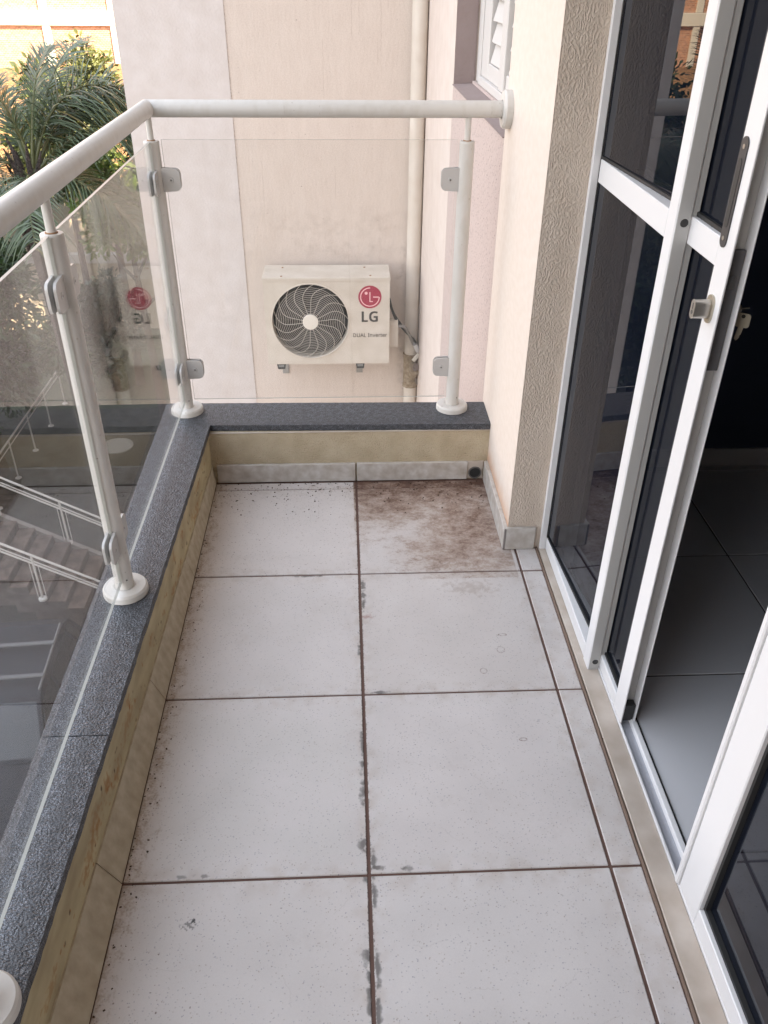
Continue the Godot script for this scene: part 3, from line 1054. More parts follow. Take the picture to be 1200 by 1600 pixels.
func railing() -> void:
	var o := thing("glass_railing", "white tube railing with clear glass panes standing on the granite coping", "railing")
	var corner := Vector3(-0.539, 1.0875, -0.611)
	var st := begin()
	tube(st, [Vector3(0.4262, 1.0875, -0.611), corner, Vector3(-0.539, 1.0875, 3.39)], 0.0215, 28)
	part("handrail", st, M.paint, o)
	st = begin()
	lathe(st, [[0.048, 0.0], [0.048, 0.017], [0.044, 0.0225], [0.0235, 0.0235], [0.0235, 0.022]], facing(Vector3(0.4268, 1.0875, -0.611), Vector3(-1, 0, 0)) * Transform3D(Basis(Vector3.RIGHT, PI / 2), Vector3.ZERO), 36)
	part("wall_flange", st, M.paint, o)
	var spots := [Vector3(0.315, 0.2025, -0.611), Vector3(-0.539, 0.2025, -0.611), Vector3(-0.540, 0.2025, 0.308), Vector3(-0.541, 0.2025, 1.224), Vector3(-0.541, 0.2025, 2.14), Vector3(-0.541, 0.2025, 3.05)]
	for s in spots:
		var t := Transform3D(Basis.IDENTITY, s)
		st = begin()
		lathe(st, [[0.0208, 0.008], [0.0208, 0.8035], [0.0196, 0.8065], [0.0102, 0.8068]], t, 28)
		var post := part("post", st, M.paint, o)
		st = begin()
		lathe(st, [[0.0505, 0.0], [0.0510, 0.002], [0.0500, 0.0135], [0.0465, 0.0185], [0.0250, 0.0195], [0.0225, 0.0178], [0.0209, 0.0178]], t, 40)
		part("base_flange", st, M.paint, post)
		st = begin()
		lathe(st, [[0.0085, 0.80], [0.0085, 0.868]], t, 16)
		part("spigot", st, M.paint, post)
		st = begin()
		lathe(st, [[0.0112, 0.8062], [0.0112, 0.8085], [0.0086, 0.809]], t, 18)
		part("rust_ring", st, M.rust, post)
		st = begin()
		plate(st, disc(0.0022, 8), 0.0006, facing(s + Vector3(0.012, 0.045, 0.0175), Vector3(0.55, 0, 0.83)))
		part("set_screw", st, M.screw, post)
	var f := Vector3(0, 0, 1)
	var r := Vector3(1, 0, 0)
	for y in [0.910, 0.350]:
		clamp_at(o, spots[0], y, -r, f)
		clamp_at(o, spots[1], y, r, f)
		clamp_at(o, spots[1], y - 0.004, f, r)
		clamp_at(o, spots[2], y, -f, r)
		clamp_at(o, spots[2], y, f, r)
		clamp_at(o, spots[3], y, -f, r)
		clamp_at(o, spots[3], y, f, r)
		clamp_at(o, spots[4], y, -f, r)
	glass(o, Vector3(-0.512, 0.246, -0.614), Vector3(0.290, 1.012, -0.608))
	glass(o, Vector3(-0.542, 0.246, -0.584), Vector3(-0.536, 1.010, 0.283))
	glass(o, Vector3(-0.543, 0.246, 0.333), Vector3(-0.537, 1.010, 1.198))
	glass(o, Vector3(-0.544, 0.246, 1.25), Vector3(-0.538, 1.010, 2.114))

func stadium(w: float, h: float) -> PackedVector2Array:
	return round_rect(w, h, minf(w, h) * 0.499, 8)

func dbox(called: String, parent: Node, x0: float, x1: float, y0: float, y1: float, z0: float, z1: float, m: Material, bev := 0.0015) -> MeshInstance3D:
	return part(called, begin_box(Vector3(x0, y0, z0), Vector3(x1, y1, z1), bev), m, parent)

func dpane(parent: Node, x: float, y0: float, y1: float, z0: float, z1: float, xb := -1.0) -> void:
	var st := begin()
	if xb < 0.0:
		xb = x
	quad(st, Vector3(x, y0, z0), Vector3(xb, y0, z1), Vector3(xb, y1, z1), Vector3(x, y1, z0), Vector3(-1, 0, 0))
	part("pane", st, M.tint, parent)

func door() -> void:
	var o := thing("sliding_door", "white aluminium sliding door with dark tinted glass, standing half open on the right", "door")
	var W = M.door_white
	# outer frame
	var fr := dbox("frame", o, 0.5225, 0.612, 0.0, 2.13, -0.1095, -0.0965, W)
	dbox("head", fr, 0.531, 0.612, 2.09, 2.13, -0.0963, 2.05, W)
	dbox("gasket", fr, 0.5385, 0.5412, 0.046, 2.09, -0.0963, -0.0905, M.gasket, 0.0)
	# fixed leaf beside the pillar
	var a := dbox("fixed_leaf", o, 0.538, 0.566, 0.0, 2.089, 0.355, 0.3955, W, 0.002)
	a.set_meta("label", "white stile of the fixed far leaf")
	dbox("stile_back", a, 0.5662, 0.5785, 0.0, 2.089, 0.37, 0.3935, M.door_shaded)
	dbox("groove", a, 0.5405, 0.5635, 0.0005, 2.0885, 0.3957, 0.3968, M.door_shaded, 0.0005)
	dbox("bottom_rail", a, 0.5382, 0.566, 0.006, 0.046, -0.0903, 0.3548, W)
	dbox("top_rail", a, 0.5382, 0.566, 2.05, 2.089, -0.0903, 0.3548, W)
	dbox("middle_rail", a, 0.5382, 0.564, 1.010, 1.0585, -0.0903, 0.3548, W)
	dpane(a, 0.5415, 1.0587, 2.0498, -0.0901, 0.3546, 0.5715)   # pane turned askew to bring the brick building into its reflection
	dpane(a, 0.5415, 0.0462, 1.0098, -0.0901, 0.3546, 0.5715)
	for k in [[0.0465, 1.0095], [1.059, 2.0495]]:
		var gs := begin()
		hexa(gs, [Vector3(0.5385, k[0], -0.09), Vector3(0.5410, k[0], -0.09), Vector3(0.5705, k[0], 0.3545), Vector3(0.5640, k[0], 0.3545), Vector3(0.5385, k[0] + 0.006, -0.09), Vector3(0.5410, k[0] + 0.006, -0.09), Vector3(0.5705, k[0] + 0.006, 0.3545), Vector3(0.5640, k[0] + 0.006, 0.3545)])
		part("gasket", gs, M.gasket, a)
	for y in [1.045, 0.028]:
		var st := begin()
		lathe(st, [[0.0072, 0.0], [0.0064, 0.0018], [0.0001, 0.0022]], facing(Vector3(0.5535, y, 0.3966), Vector3(0, 0, 1)) * Transform3D(Basis(Vector3.RIGHT, PI / 2), Vector3.ZERO), 16)
		part("plug", st, M.plug, a)
	# sliding leaf, pushed behind the fixed one; its meeting stile is an open channel
	var b := dbox("sliding_leaf", o, 0.5650, 0.5685, 0.012, 2.089, 0.5215, 0.5745, W, 0.001)
	b.set_meta("label", "white stile of the sliding leaf with lock and finger pull")
	dbox("channel_web", b, 0.5687, 0.5955, 0.012, 2.089, 0.5225, 0.5485, M.door_shaded, 0.001)
	dbox("channel_lip", b, 0.5957, 0.5985, 0.012, 2.089, 0.5225, 0.5735, W, 0.0008)
	dbox("lock_case", b, 0.5690, 0.5948, 0.845, 1.045, 0.5487, 0.5585, M.door_dark, 0.001)
	dbox("latch", b, 0.5775, 0.5865, 0.985, 1.005, 0.5586, 0.5625, M.screw, 0.001)
	dbox("roller_block", b, 0.5695, 0.5945, 0.0125, 0.060, 0.5487, 0.5675, M.plug, 0.001)
	dbox("bottom_rail", b, 0.5655, 0.5975, 0.012, 0.0475, 0.04, 0.5213, W)
	dbox("top_rail", b, 0.5655, 0.5975, 2.05, 2.089, 0.04, 0.5213, W)
	dbox("middle_rail", b, 0.5655, 0.5915, 1.010, 1.0555, 0.04, 0.5213, W)
	dbox("rear_stile", b, 0.5652, 0.5975, 0.012, 2.089, 0.0, 0.0398, W)
	dpane(b, 0.5805, 1.0557, 2.0498, 0.0402, 0.5211)
	dpane(b, 0.5805, 0.0477, 1.0098, 0.0402, 0.5211)
	for k in [[0.048, 1.0095], [1.056, 2.0495]]:
		dbox("gasket", b, 0.5735, 0.5800, k[0], k[0] + 0.007, 0.0405, 0.5210, M.gasket, 0.0)
		dbox("gasket", b, 0.5735, 0.5800, k[0] + 0.0072, k[1], 0.5162, 0.5211, M.gasket, 0.0)
	var st := begin()
	var outw := Vector3(-1, 0, 0)
	plate(st, stadium(0.023, 0.160), 0.0022, facing(Vector3(0.565, 1.124, 0.5365), outw))
	var hd := part("finger_pull", st, mat(Color(0.045, 0.045, 0.047), 0.45), b, "dark grey oblong finger pull")
	st = begin()
	plate(st, stadium(0.0125, 0.100), 0.0008, facing(Vector3(0.5628, 1.124, 0.5355), outw))
	part("recess", st, M.plug, hd)
	for y in [1.190, 1.058]:
		st = begin()
		plate(st, disc(0.0035, 10), 0.0008, facing(Vector3(0.5628, y, 0.5365), outw))
		part("screw", st, M.steel, hd)
	st = begin()
	plate(st, stadium(0.027, 0.046), 0.0035, facing(Vector3(0.565, 0.9475, 0.5445), outw))
	var lk := part("lock", st, M.brass, b, "tarnished oval lock cylinder")
	st = begin()
	plate(st, stadium(0.0165, 0.0315), 0.026, facing(Vector3(0.5612, 0.9475, 0.5445), outw))
	part("cylinder", st, M.steel, lk)
	st = begin()
	box(st, Vector3(-0.0012, -0.005, 0), Vector3(0.0012, 0.005, 0.0006), 0.0, facing(Vector3(0.5351, 0.9525, 0.5445), outw))
	plate(st, disc(0.0036, 14), 0.0004, facing(Vector3(0.5351, 0.9425, 0.5445), outw))
	part("keyhole", st, M.screw, lk)
	st = begin()
	lathe(st, [[0.0005, 0.0], [0.0065, 0.0], [0.0060, 0.016], [0.0001, 0.016]], facing(Vector3(0.599, 0.9475, 0.5445), -outw) * Transform3D(Basis(Vector3.RIGHT, PI / 2), Vector3.ZERO), 14)
	part("inner_cylinder", st, M.steel, lk)
	# near sliding leaf: meeting stile with a lip, bottom rail, dark pane
	var c := dbox("sliding_leaf", o, 0.5650, 0.5975, 0.008, 2.089, 0.9585, 1.0305, W, 0.002)
	c.set_meta("label", "white stile of the near sliding leaf at the right edge")
	dbox("lip", c, 0.5610, 0.5975, 0.006, 2.089, 0.9435, 0.9563, W, 0.0025)
	dbox("groove", c, 0.5672, 0.5970, 0.0085, 2.088, 0.9565, 0.9583, M.door_shaded, 0.0)
	dbox("bottom_rail", c, 0.5652, 0.5975, 0.008, 0.052, 1.0312, 1.70, W)
	dbox("top_rail", c, 0.5652, 0.5975, 2.05, 2.089, 1.0307, 1.70, W)
	dbox("middle_rail", c, 0.5652, 0.5915, 1.010, 1.0555, 1.0307, 1.70, W)
	dbox("rear_stile", c, 0.5650, 0.5975, 0.008, 2.089, 1.7002, 1.76, W)
	dpane(c, 0.5830, 1.0557, 2.0498, 1.0305, 1.70)
	dpane(c, 0.5830, 0.0522, 1.0098, 1.0305, 1.70)
	dbox("gasket", c, 0.5735, 0.5825, 0.0525, 0.0595, 1.0308, 1.699, M.gasket, 0.0)
	dbox("gasket", c, 0.5735, 0.5825, 0.0597, 1.009, 1.0306, 1.0365, M.gasket, 0.0)
	dbox("fixed_leaf", o, 0.538, 0.5645, 0.0, 2.089, 1.72, 2.049, W)
	# floor track
	var tr := dbox("track", o, 0.5648, 0.5695, -0.01, 0.0085, -0.0963, 2.05, W, 0.0008)
	dbox("channel", tr, 0.5697, 0.5898, -0.012, 0.0035, -0.0963, 2.05, M.track, 0.0)
	dbox("inner_lip", tr, 0.5900, 0.6025, -0.01, 0.0165, -0.0963, 2.05, W, 0.0015)
	dbox("gasket", tr, 0.6027, 0.6055, -0.01, 0.0155, -0.0963, 2.05, M.gasket, 0.0)
	# the key, in the lock from the room's side
	var key := thing("key", "small metal key hanging in the inner side of the door lock", "key", "", Vector3(0.6155, 0.9475, 0.5445))
	var kt := Transform3D(Basis(Vector3.UP, deg_to_rad(-35)), Vector3.ZERO)
	st = begin()
	tube(st, [Vector3(-0.0015, 0, 0), Vector3(0.014, 0.0008, 0)], 0.0013, 8)
	part("ring_bar", st, M.steel, key)
	st = begin()
	plate(st, round_rect(0.023, 0.0235, 0.005), 0.0022, Transform3D(kt.basis, Vector3(0.008, -0.0195, 0.0005)))
	part("bow", st, mat(Color(0.30, 0.275, 0.22), 0.4, 0.5), key)
	st = begin()
	plate(st, disc(0.0032, 14), 0.0026, Transform3D(kt.basis, Vector3(0.008, -0.0125, 0.0004)))
	part("hole", st, M.dark, key)
	st = begin()
	plate(st, PackedVector2Array([Vector2(-0.0042, 0), Vector2(0.0042, 0), Vector2(0.0040, -0.012), Vector2(0.0025, -0.014), Vector2(0.0038, -0.017), Vector2(0.002, -0.021), Vector2(0.0, -0.024), Vector2(-0.0038, -0.021)]), 0.0020, Transform3D(kt.basis * Basis(Vector3(0, 0, 1), -0.12), Vector3(0.0075, -0.031, 0.0005)))
	part("blade", st, mat(Color(0.30, 0.275, 0.22), 0.4, 0.5), key)

func inside_room() -> void:
	var st := begin()
	box(st, Vector3(0.606, -0.15, -0.5545), Vector3(4.3495, 0.0095, 3.8995))
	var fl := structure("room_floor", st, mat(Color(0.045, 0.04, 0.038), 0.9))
	var tm := mat(Color(0.56, 0.56, 0.575), 0.25)
	for i in 8:
		for j in 10:
			var x0 := maxf(0.607, 0.587 + i * 0.467)
			var z0 := maxf(-0.535, -0.967 + j * 0.467)
			var z1 := minf(3.89, -0.967 + (j + 1) * 0.467 - 0.005)
			var x1 := minf(4.345, 0.587 + (i + 1) * 0.467 - 0.005)
			st = begin()
			box(st, Vector3(x0, 0.0, z0 ), Vector3(x1, 0.0125, z1), 0.001)
			part("tile", st, tm, fl)
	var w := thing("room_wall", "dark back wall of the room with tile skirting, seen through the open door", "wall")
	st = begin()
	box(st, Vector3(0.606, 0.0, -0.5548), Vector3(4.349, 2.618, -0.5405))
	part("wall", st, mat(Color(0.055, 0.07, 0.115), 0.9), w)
	for i in 8:
		st = begin()
		var x0 := maxf(0.607, 0.587 + i * 0.467)
		box(st, Vector3(x0, 0.0135, -0.5403), Vector3(minf(4.345, 0.587 + (i + 1) * 0.467 - 0.004), 0.078, -0.531), 0.001)
		part("skirting_tile", st, tm, w)
	var dm := mat(Color(0.055, 0.07, 0.115), 0.9)  # dark navy keeps the room dim; these walls and ceiling are unseen
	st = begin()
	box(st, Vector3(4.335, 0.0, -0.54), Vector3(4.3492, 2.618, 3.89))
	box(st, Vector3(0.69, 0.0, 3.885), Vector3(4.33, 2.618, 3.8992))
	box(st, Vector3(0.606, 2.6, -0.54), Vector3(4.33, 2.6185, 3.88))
	part("unseen_room_faces", st, dm, w)

func tube_part(called: String, parent: Node, pts: Array, r, m: Material, seg := 10, smooth := true) -> MeshInstance3D:
	var st := begin()
	tube(st, pts, r, seg, smooth)
	return part(called, st, m, parent)

func bezier(a: Vector3, b: Vector3, c: Vector3, d: Vector3, n: int) -> Array:
	var o := []
	for i in n + 1:
		o.append(a.bezier_interpolate(b, c, d, float(i) / n))
	return o

func lettering(called: String, text: String, em: float, at: Vector3, m: Material, parent: Node, bold: bool) -> void:
	var f := SystemFont.new()
	f.font_names = PackedStringArray(["Droid Sans"])
	f.font_weight = 700 if bold else 400
	var t := TextMesh.new()
	t.text = text
	t.font = f
	t.font_size = 64
	t.pixel_size = em / 64.0
	t.depth = 0.0012
	var o := MeshInstance3D.new()
	o.name = called
	o.mesh = t
	o.material_override = m
	parent.add_child(o, true)
	o.position = at

func air_conditioner() -> void:
	var zf := -2.812
	var o := thing("outdoor_unit", "beige outdoor air conditioner unit with round fan grille and red logo, on the back wall", "air conditioner", "", Vector3(-0.13, -0.585, -2.93))
	var w := Vector3(-0.13, -0.585, -2.93)   # parts are laid out in world places, then moved back by this
	var cream := mat(Color(0.62, 0.57, 0.50), 0.55)
	cream.albedo_texture = mottle(noise(0.012, FastNoiseLite.TYPE_SIMPLEX_SMOOTH, 5, 91), 256, Color(0.94, 0.93, 0.915), Color(1, 1, 1), 1.2)
	world_tri(cream, 0.6)
	var x0 := -0.489
	var x1 := 0.230
	var y0 := -0.585
	var y1 := -0.072
	var cx := -0.229
	var cy := -0.324
	var st := begin()
	box(st, Vector3(x0, y0, -3.05), Vector3(x0 + 0.004, y1, zf - 0.0045), 0.001)
	box(st, Vector3(x1 - 0.004, y0, -3.05), Vector3(x1, y1, zf - 0.0045), 0.001)
	box(st, Vector3(x0 + 0.0042, y0, -3.05), Vector3(x1 - 0.0042, y0 + 0.004, zf - 0.0045))
	box(st, Vector3(x0 + 0.0042, y0 + 0.0042, -3.05), Vector3(x1 - 0.0042, y1, -3.046))
	var parts := [part("casing", st, cream, o)]
	st = begin()   # front plate with the round opening, in two halves
	var rr := 0.2215
	for s in [-1, 1]:
		var out := PackedVector2Array()
		var ex := x0 if s < 0 else x1
		out.append(Vector2(cx, y0))
		out.append(Vector2(ex - s * 0.008, y0))
		out.append(Vector2(ex, y0 + 0.008))
		out.append(Vector2(ex, y1 - 0.006))
		out.append(Vector2(ex - s * 0.006, y1))
		out.append(Vector2(cx, y1))
		for k in 33:
			var a: float = PI / 2 - s * PI * k / 32.0
			out.append(Vector2(cx + rr * cos(a), cy + rr * sin(a)))
		plate(st, out, 0.004, Transform3D(Basis.IDENTITY, Vector3(0, 0, zf - 0.004)))
	parts.append(part("front_panel", st, cream, o))
	st = begin()   # top cover with a lip over the front
	box(st, Vector3(x0 - 0.003, y1 + 0.0005, -3.053), Vector3(x1 + 0.003, y1 + 0.0065, zf + 0.004), 0.002)
	box(st, Vector3(x0 - 0.003, y1 - 0.013, zf + 0.0005), Vector3(x1 + 0.003, y1 + 0.0003, zf + 0.0038), 0.0012)
	parts.append(part("top_cover", st, cream, o))
	for q in [[-0.386, -3.0], [0.09, -3.0], [-0.385, -2.84], [0.12, -2.845]]:
		st = begin()
		lathe(st, [[0.006, 0.0], [0.006, 0.003], [0.0001, 0.004]], Transform3D(Basis.IDENTITY, Vector3(q[0], y1 + 0.0066, q[1])), 10)
		parts.append(part("screw", st, M.rust, o))
	# rim, fan, grille
	st = begin()
	lathe(st, [[rr + 0.007, -0.001], [rr + 0.006, 0.003], [rr, 0.0035], [rr - 0.003, -0.02], [rr - 0.004, -0.05]], facing(Vector3(cx, cy, zf), Vector3(0, 0, 1)) * Transform3D(Basis(Vector3.RIGHT, PI / 2), Vector3.ZERO), 72)
	parts.append(part("fan_rim", st, cream, o))
	st = begin()
	box(st, Vector3(x0 + 0.006, y0 + 0.006, -3.0), Vector3(x1 - 0.006, y1 - 0.002, -2.99))
	parts.append(part("black_backing", st, mat(Color(0.015, 0.014, 0.013), 0.9), o))  # black sheet stands in for the dark inside of the casing
	var fan := begin()
	for k in 3:
		for j in 10:
			var a0 := TAU * k / 3.0 + j * 0.14
			var a1 := a0 + 0.14
			var h0 := -0.03 - 0.005 * j
			var h1 := h0 - 0.005
			var f := func(a: float, r: float, h: float) -> Vector3: return Vector3(cx + r * cos(a), cy + r * sin(a), zf - 0.03 + h)
			quad(fan, f.call(a0, 0.05, h0), f.call(a1, 0.05, h1), f.call(a1 - 0.12, 0.20, h1), f.call(a0 - 0.12, 0.20, h0), Vector3(0, 0, 1))
	lathe(fan, [[0.055, -0.08], [0.055, -0.045], [0.045, -0.04], [0.0001, -0.04]], facing(Vector3(cx, cy, zf), Vector3(0, 0, 1)) * Transform3D(Basis(Vector3.RIGHT, PI / 2), Vector3.ZERO), 24)
	parts.append(part("fan", fan, mat(Color(0.035, 0.034, 0.032), 0.8), o))
	var wire := mat(Color(0.46, 0.42, 0.365), 0.5)
	st = begin()
	for k in 15:
		var r := 0.053 + 0.0104 * k
		var ring := []
		for j in 65:
			ring.append(Vector3(cx + r * cos(TAU * j / 64.0), cy + r * sin(TAU * j / 64.0), zf + 0.002 - 0.010 * pow(r / 0.2, 4.0)))
		tube(st, ring, 0.00135, 5, true, false)
	var rings := part("grille_rings", st, wire, o)
	rings.set_meta("kind", "stuff")
	parts.append(rings)
	for k in 18:
		var line := []
		for j in 13:
			var q := j / 12.0
			var r := lerpf(0.045, 0.219, q)
			var a := TAU * k / 18.0 + 0.12 - 0.42 * pow(maxf(0.0, (q - 0.45) / 0.55), 2.0)
			line.append(Vector3(cx + r * cos(a), cy + r * sin(a), zf + 0.0045 - 0.012 * pow(r / 0.2, 4.0)))
		parts.append(tube_part("grille_spoke", o, line, 0.0019, wire, 5))
	st = begin()
	lathe(st, [[0.046, -0.002], [0.046, 0.005], [0.043, 0.0085], [0.0001, 0.0095]], facing(Vector3(cx, cy, zf), Vector3(0, 0, 1)) * Transform3D(Basis(Vector3.RIGHT, PI / 2), Vector3.ZERO), 36)
	parts.append(part("hub", st, mat(Color(0.72, 0.68, 0.60), 0.5), o))
	# logo: red disc with a face made of a ring, a bar, an angle and a dot
	var lx := 0.116
	var ly := -0.178
	st = begin()
	plate(st, disc(0.0665, 48), 0.0015, Transform3D(Basis.IDENTITY, Vector3(lx, ly, zf + 0.0002)))
	var logo := part("logo", st, mat(Color(0.34, 0.028, 0.060), 0.45), o, "round red logo with a face of white lines")
	parts.append(logo)
	var white := mat(Color(0.80, 0.50, 0.50), 0.5)
	st = begin()
	var arc := PackedVector2Array()
	for k in 49:
		var a := deg_to_rad(88.0 + 272.0 * k / 48.0)
		arc.append(Vector2(cos(a), sin(a)) * 0.0560)
	for k in 49:
		var a := deg_to_rad(360.0 - 272.0 * k / 48.0)
		arc.append(Vector2(cos(a), sin(a)) * 0.0505)
	var lt := Transform3D(Basis.IDENTITY, Vector3(lx, ly, zf + 0.0018))
	plate(st, arc, 0.0008, lt)
	box(st, Vector3(0.018, -0.0028, 0), Vector3(0.0504, 0.0028, 0.0008), 0, lt)
	box(st, Vector3(-0.0028, -0.0285, 0), Vector3(0.0028, 0.029, 0.0008), 0, lt)
	box(st, Vector3(0.0029, -0.0285, 0), Vector3(0.0165, -0.0232, 0.0008), 0, lt)
	plate(st, disc(0.0085, 18), 0.0008, lt * Transform3D(Basis.IDENTITY, Vector3(-0.0215, 0.0225, 0)))
	var face := part("logo_face", st, white, o)
	parts.append(face)
	var ink := mat(Color(0.055, 0.05, 0.045), 0.6)
	lettering("lettering", "LG", 0.0865, Vector3(0.1145, -0.2965, zf + 0.0008), ink, o, true)
	lettering("lettering_small", "DUAL Inverter", 0.0318, Vector3(0.1165, -0.4075, zf + 0.0008), mat(Color(0.045, 0.04, 0.035), 0.6), o, false)
	parts.append(o.get_node("lettering"))
	parts.append(o.get_node("lettering_small"))
	for x in [-0.413, 0.058]:
		st = begin()
		box(st, Vector3(x - 0.020, y0 - 0.036, -3.135), Vector3(x + 0.020, y0 - 0.032, zf - 0.006), 0.001)
		box(st, Vector3(x - 0.020, y0 - 0.20, -3.1352), Vector3(x + 0.020, y0 - 0.0362, -3.131), 0.001)
		parts.append(part("bracket", st, mat(Color(0.30, 0.29, 0.27), 0.6), o))
		st = begin()
		hexa(st, [Vector3(x - 0.021, y0 - 0.0315, zf - 0.045), Vector3(x + 0.021, y0 - 0.0315, zf - 0.045), Vector3(x + 0.021, y0 - 0.0315, zf - 0.004), Vector3(x - 0.021, y0 - 0.0315, zf - 0.004), Vector3(x - 0.026, y0 - 0.001, zf - 0.045), Vector3(x + 0.026, y0 - 0.001, zf - 0.045), Vector3(x + 0.026, y0 - 0.001, zf - 0.001), Vector3(x - 0.026, y0 - 0.001, zf - 0.001)])
		parts.append(part("rubber_foot", st, mat(Color(0.035, 0.035, 0.035), 0.7), o))
		st = begin()
		box(st, Vector3(x - 0.017, y0 - 0.019, zf - 0.002), Vector3(x + 0.017, y0 - 0.004, zf + 0.0005), 0.0005)
		parts.append(part("foot_clip", st, mat(Color(0.20, 0.20, 0.19), 0.5), o))
	st = begin()
	var vo := PackedVector2Array()
	for q in round_rect(0.085, 0.175, 0.03):
		vo.append(q)
	plate(st, vo, 0.055, facing(Vector3(0.2305, -0.435, -2.925), Vector3(1, 0, 0)))
	parts.append(part("valve_cover", st, mat(Color(0.60, 0.555, 0.49), 0.55), o))
	for q in parts:
		q.position -= w

func pipes() -> void:
	var pvc := mat(Color(0.66, 0.61, 0.545), 0.5)
	pvc.albedo_texture = mottle(noise(0.015, FastNoiseLite.TYPE_SIMPLEX_SMOOTH, 5, 95), 256, Color(0.93, 0.91, 0.89), Color(1, 1, 1), 1.2)
	world_tri(pvc, 0.7)
	var o := thing("drainpipe", "cream plastic drainpipe in the corner of the back wall, with a stained joint", "pipe")
	var x := 0.384
	var z := -3.092
	tube_part("pipe", o, [Vector3(x, -8.8, z), Vector3(x, 16.9, z)], 0.0415, pvc, 28)
	var old := mat(Color(0.40, 0.34, 0.26), 0.7)
	old.albedo_texture = mottle(noise(0.03, FastNoiseLite.TYPE_SIMPLEX_SMOOTH, 5, 96), 256, Color(0.72, 0.66, 0.58), Color(1, 1, 1), 1.3)
	world_tri(old, 0.25)
	var st := begin()
	lathe(st, [[0.0418, -0.20], [0.0465, -0.198], [0.0465, -0.006], [0.050, -0.002], [0.050, 0.016], [0.0418, 0.018]], Transform3D(Basis.IDENTITY, Vector3(x, -0.655, z)), 28)
	lathe(st, [[0.0466, 0.0], [0.0500, 0.002], [0.0500, 0.018], [0.0466, 0.02]], Transform3D(Basis.IDENTITY, Vector3(x, -0.862, z)), 28)
	part("coupling", st, old, o)
	var dir := Vector3(0.15, 0.75, 0.62).normalized()
	var at := Vector3(x + 0.004, -0.80, z + 0.012)
	st = begin()
	tube(st, [at, at + dir * 0.10], 0.031, 22)
	tube(st, [at + dir * 0.1002, at + dir * 0.125], 0.037, 22)
	part("branch", st, old, o)
	tube_part("reducer", o, [at + dir * 0.1252, at + dir * 0.155], 0.021, mat(Color(0.17, 0.13, 0.11), 0.6), 16)
	# cables and insulated tubes from the unit into the wall
	var c := thing("cable_bundle", "black insulated cables looping from the outdoor unit to a hole in the side wall", "cable")
	var foam := mat(Color(0.035, 0.035, 0.033), 0.75)
	var a := Vector3(0.232, -0.205, -2.86)
	var e := Vector3(0.400, -0.545, -3.02)
	tube_part("cable", c, bezier(a, a + Vector3(0.02, -0.12, 0.01), e + Vector3(-0.10, 0.16, 0.02), e, 16), 0.0062, foam)
	tube_part("cable", c, bezier(a + Vector3(0, -0.015, -0.03), a + Vector3(0.03, -0.16, 0.0), e + Vector3(-0.08, 0.12, 0.02), e + Vector3(0.005, 0.008, 0.01), 16), 0.0075, foam)
	tube_part("cable", c, bezier(Vector3(0.289, -0.39, -2.90), Vector3(0.33, -0.37, -2.90), Vector3(0.35, -0.44, -2.95), e + Vector3(-0.01, -0.006, 0.0), 12), 0.009, mat(Color(0.25, 0.235, 0.22), 0.7))
	tube_part("white_sleeve", c, bezier(e, e + Vector3(0.012, -0.035, 0.0), Vector3(0.425, -0.60, -3.03), Vector3(0.4268, -0.612, -3.05), 10), 0.0145, mat(Color(0.66, 0.66, 0.67), 0.5), 14)
	tube_part("grey_tape", c, [e + Vector3(-0.016, 0.028, 0.004), e + Vector3(0.002, -0.006, 0.0)], 0.0155, mat(Color(0.30, 0.30, 0.31), 0.6), 14)
	tube_part("stub", c, [Vector3(0.4265, -0.622, -3.03), Vector3(0.392, -0.652, -3.0)], 0.0125, mat(Color(0.72, 0.68, 0.60), 0.5), 14)
	st = begin()
	plate(st, disc(0.024, 16), 0.002, facing(Vector3(0.4268, -0.622, -3.045), Vector3(-1, 0, 0)))
	part("wall_hole", st, mat(Color(0.10, 0.08, 0.07), 0.9), c)
	tube_part("hook", c, bezier(Vector3(0.4262, -0.66, -3.05), Vector3(0.40, -0.72, -3.03), Vector3(0.41, -0.82, -3.03), Vector3(0.4255, -0.825, -3.03), 10), 0.004, mat(Color(0.16, 0.13, 0.11), 0.7))

func stair_y(x: float) -> float:
	return -7.98 + (-5.455 - x) * 0.567

func stair_rail(label: String, z: float) -> void:
	var o := thing("stair_railing", label, "railing", "railings of the courtyard stairs")
	var m: Material = M.rail_paint
	var xa := -8.1
	var xb := -3.95
	for q in [[0.95, 0.022], [0.83, 0.013], [0.77, 0.018]]:
		tube_part("rail", o, [Vector3(xa, stair_y(xa) + q[0], z), Vector3(xb, stair_y(xb) + q[0], z)], q[1], m, 10)
	for k in 4:
		var x := -7.855 + k * 1.2
		var y := stair_y(x)
		tube_part("post", o, [Vector3(x, y, z), Vector3(x, y + 0.95, z)], 0.020, m, 10)
		for s in [-0.07, 0.07]:
			tube_part("bar", o, [Vector3(x + s, y + 0.04, z), Vector3(x + s, y + 0.77 - s * 0.567, z)], 0.008, m, 6)
		var st := begin()
		lathe(st, [[0.075, -0.02], [0.075, 0.012], [0.05, 0.03], [0.021, 0.032]], Transform3D(Basis.IDENTITY, Vector3(x, y, z)), 20)
		part("base_disc", st, m, o)

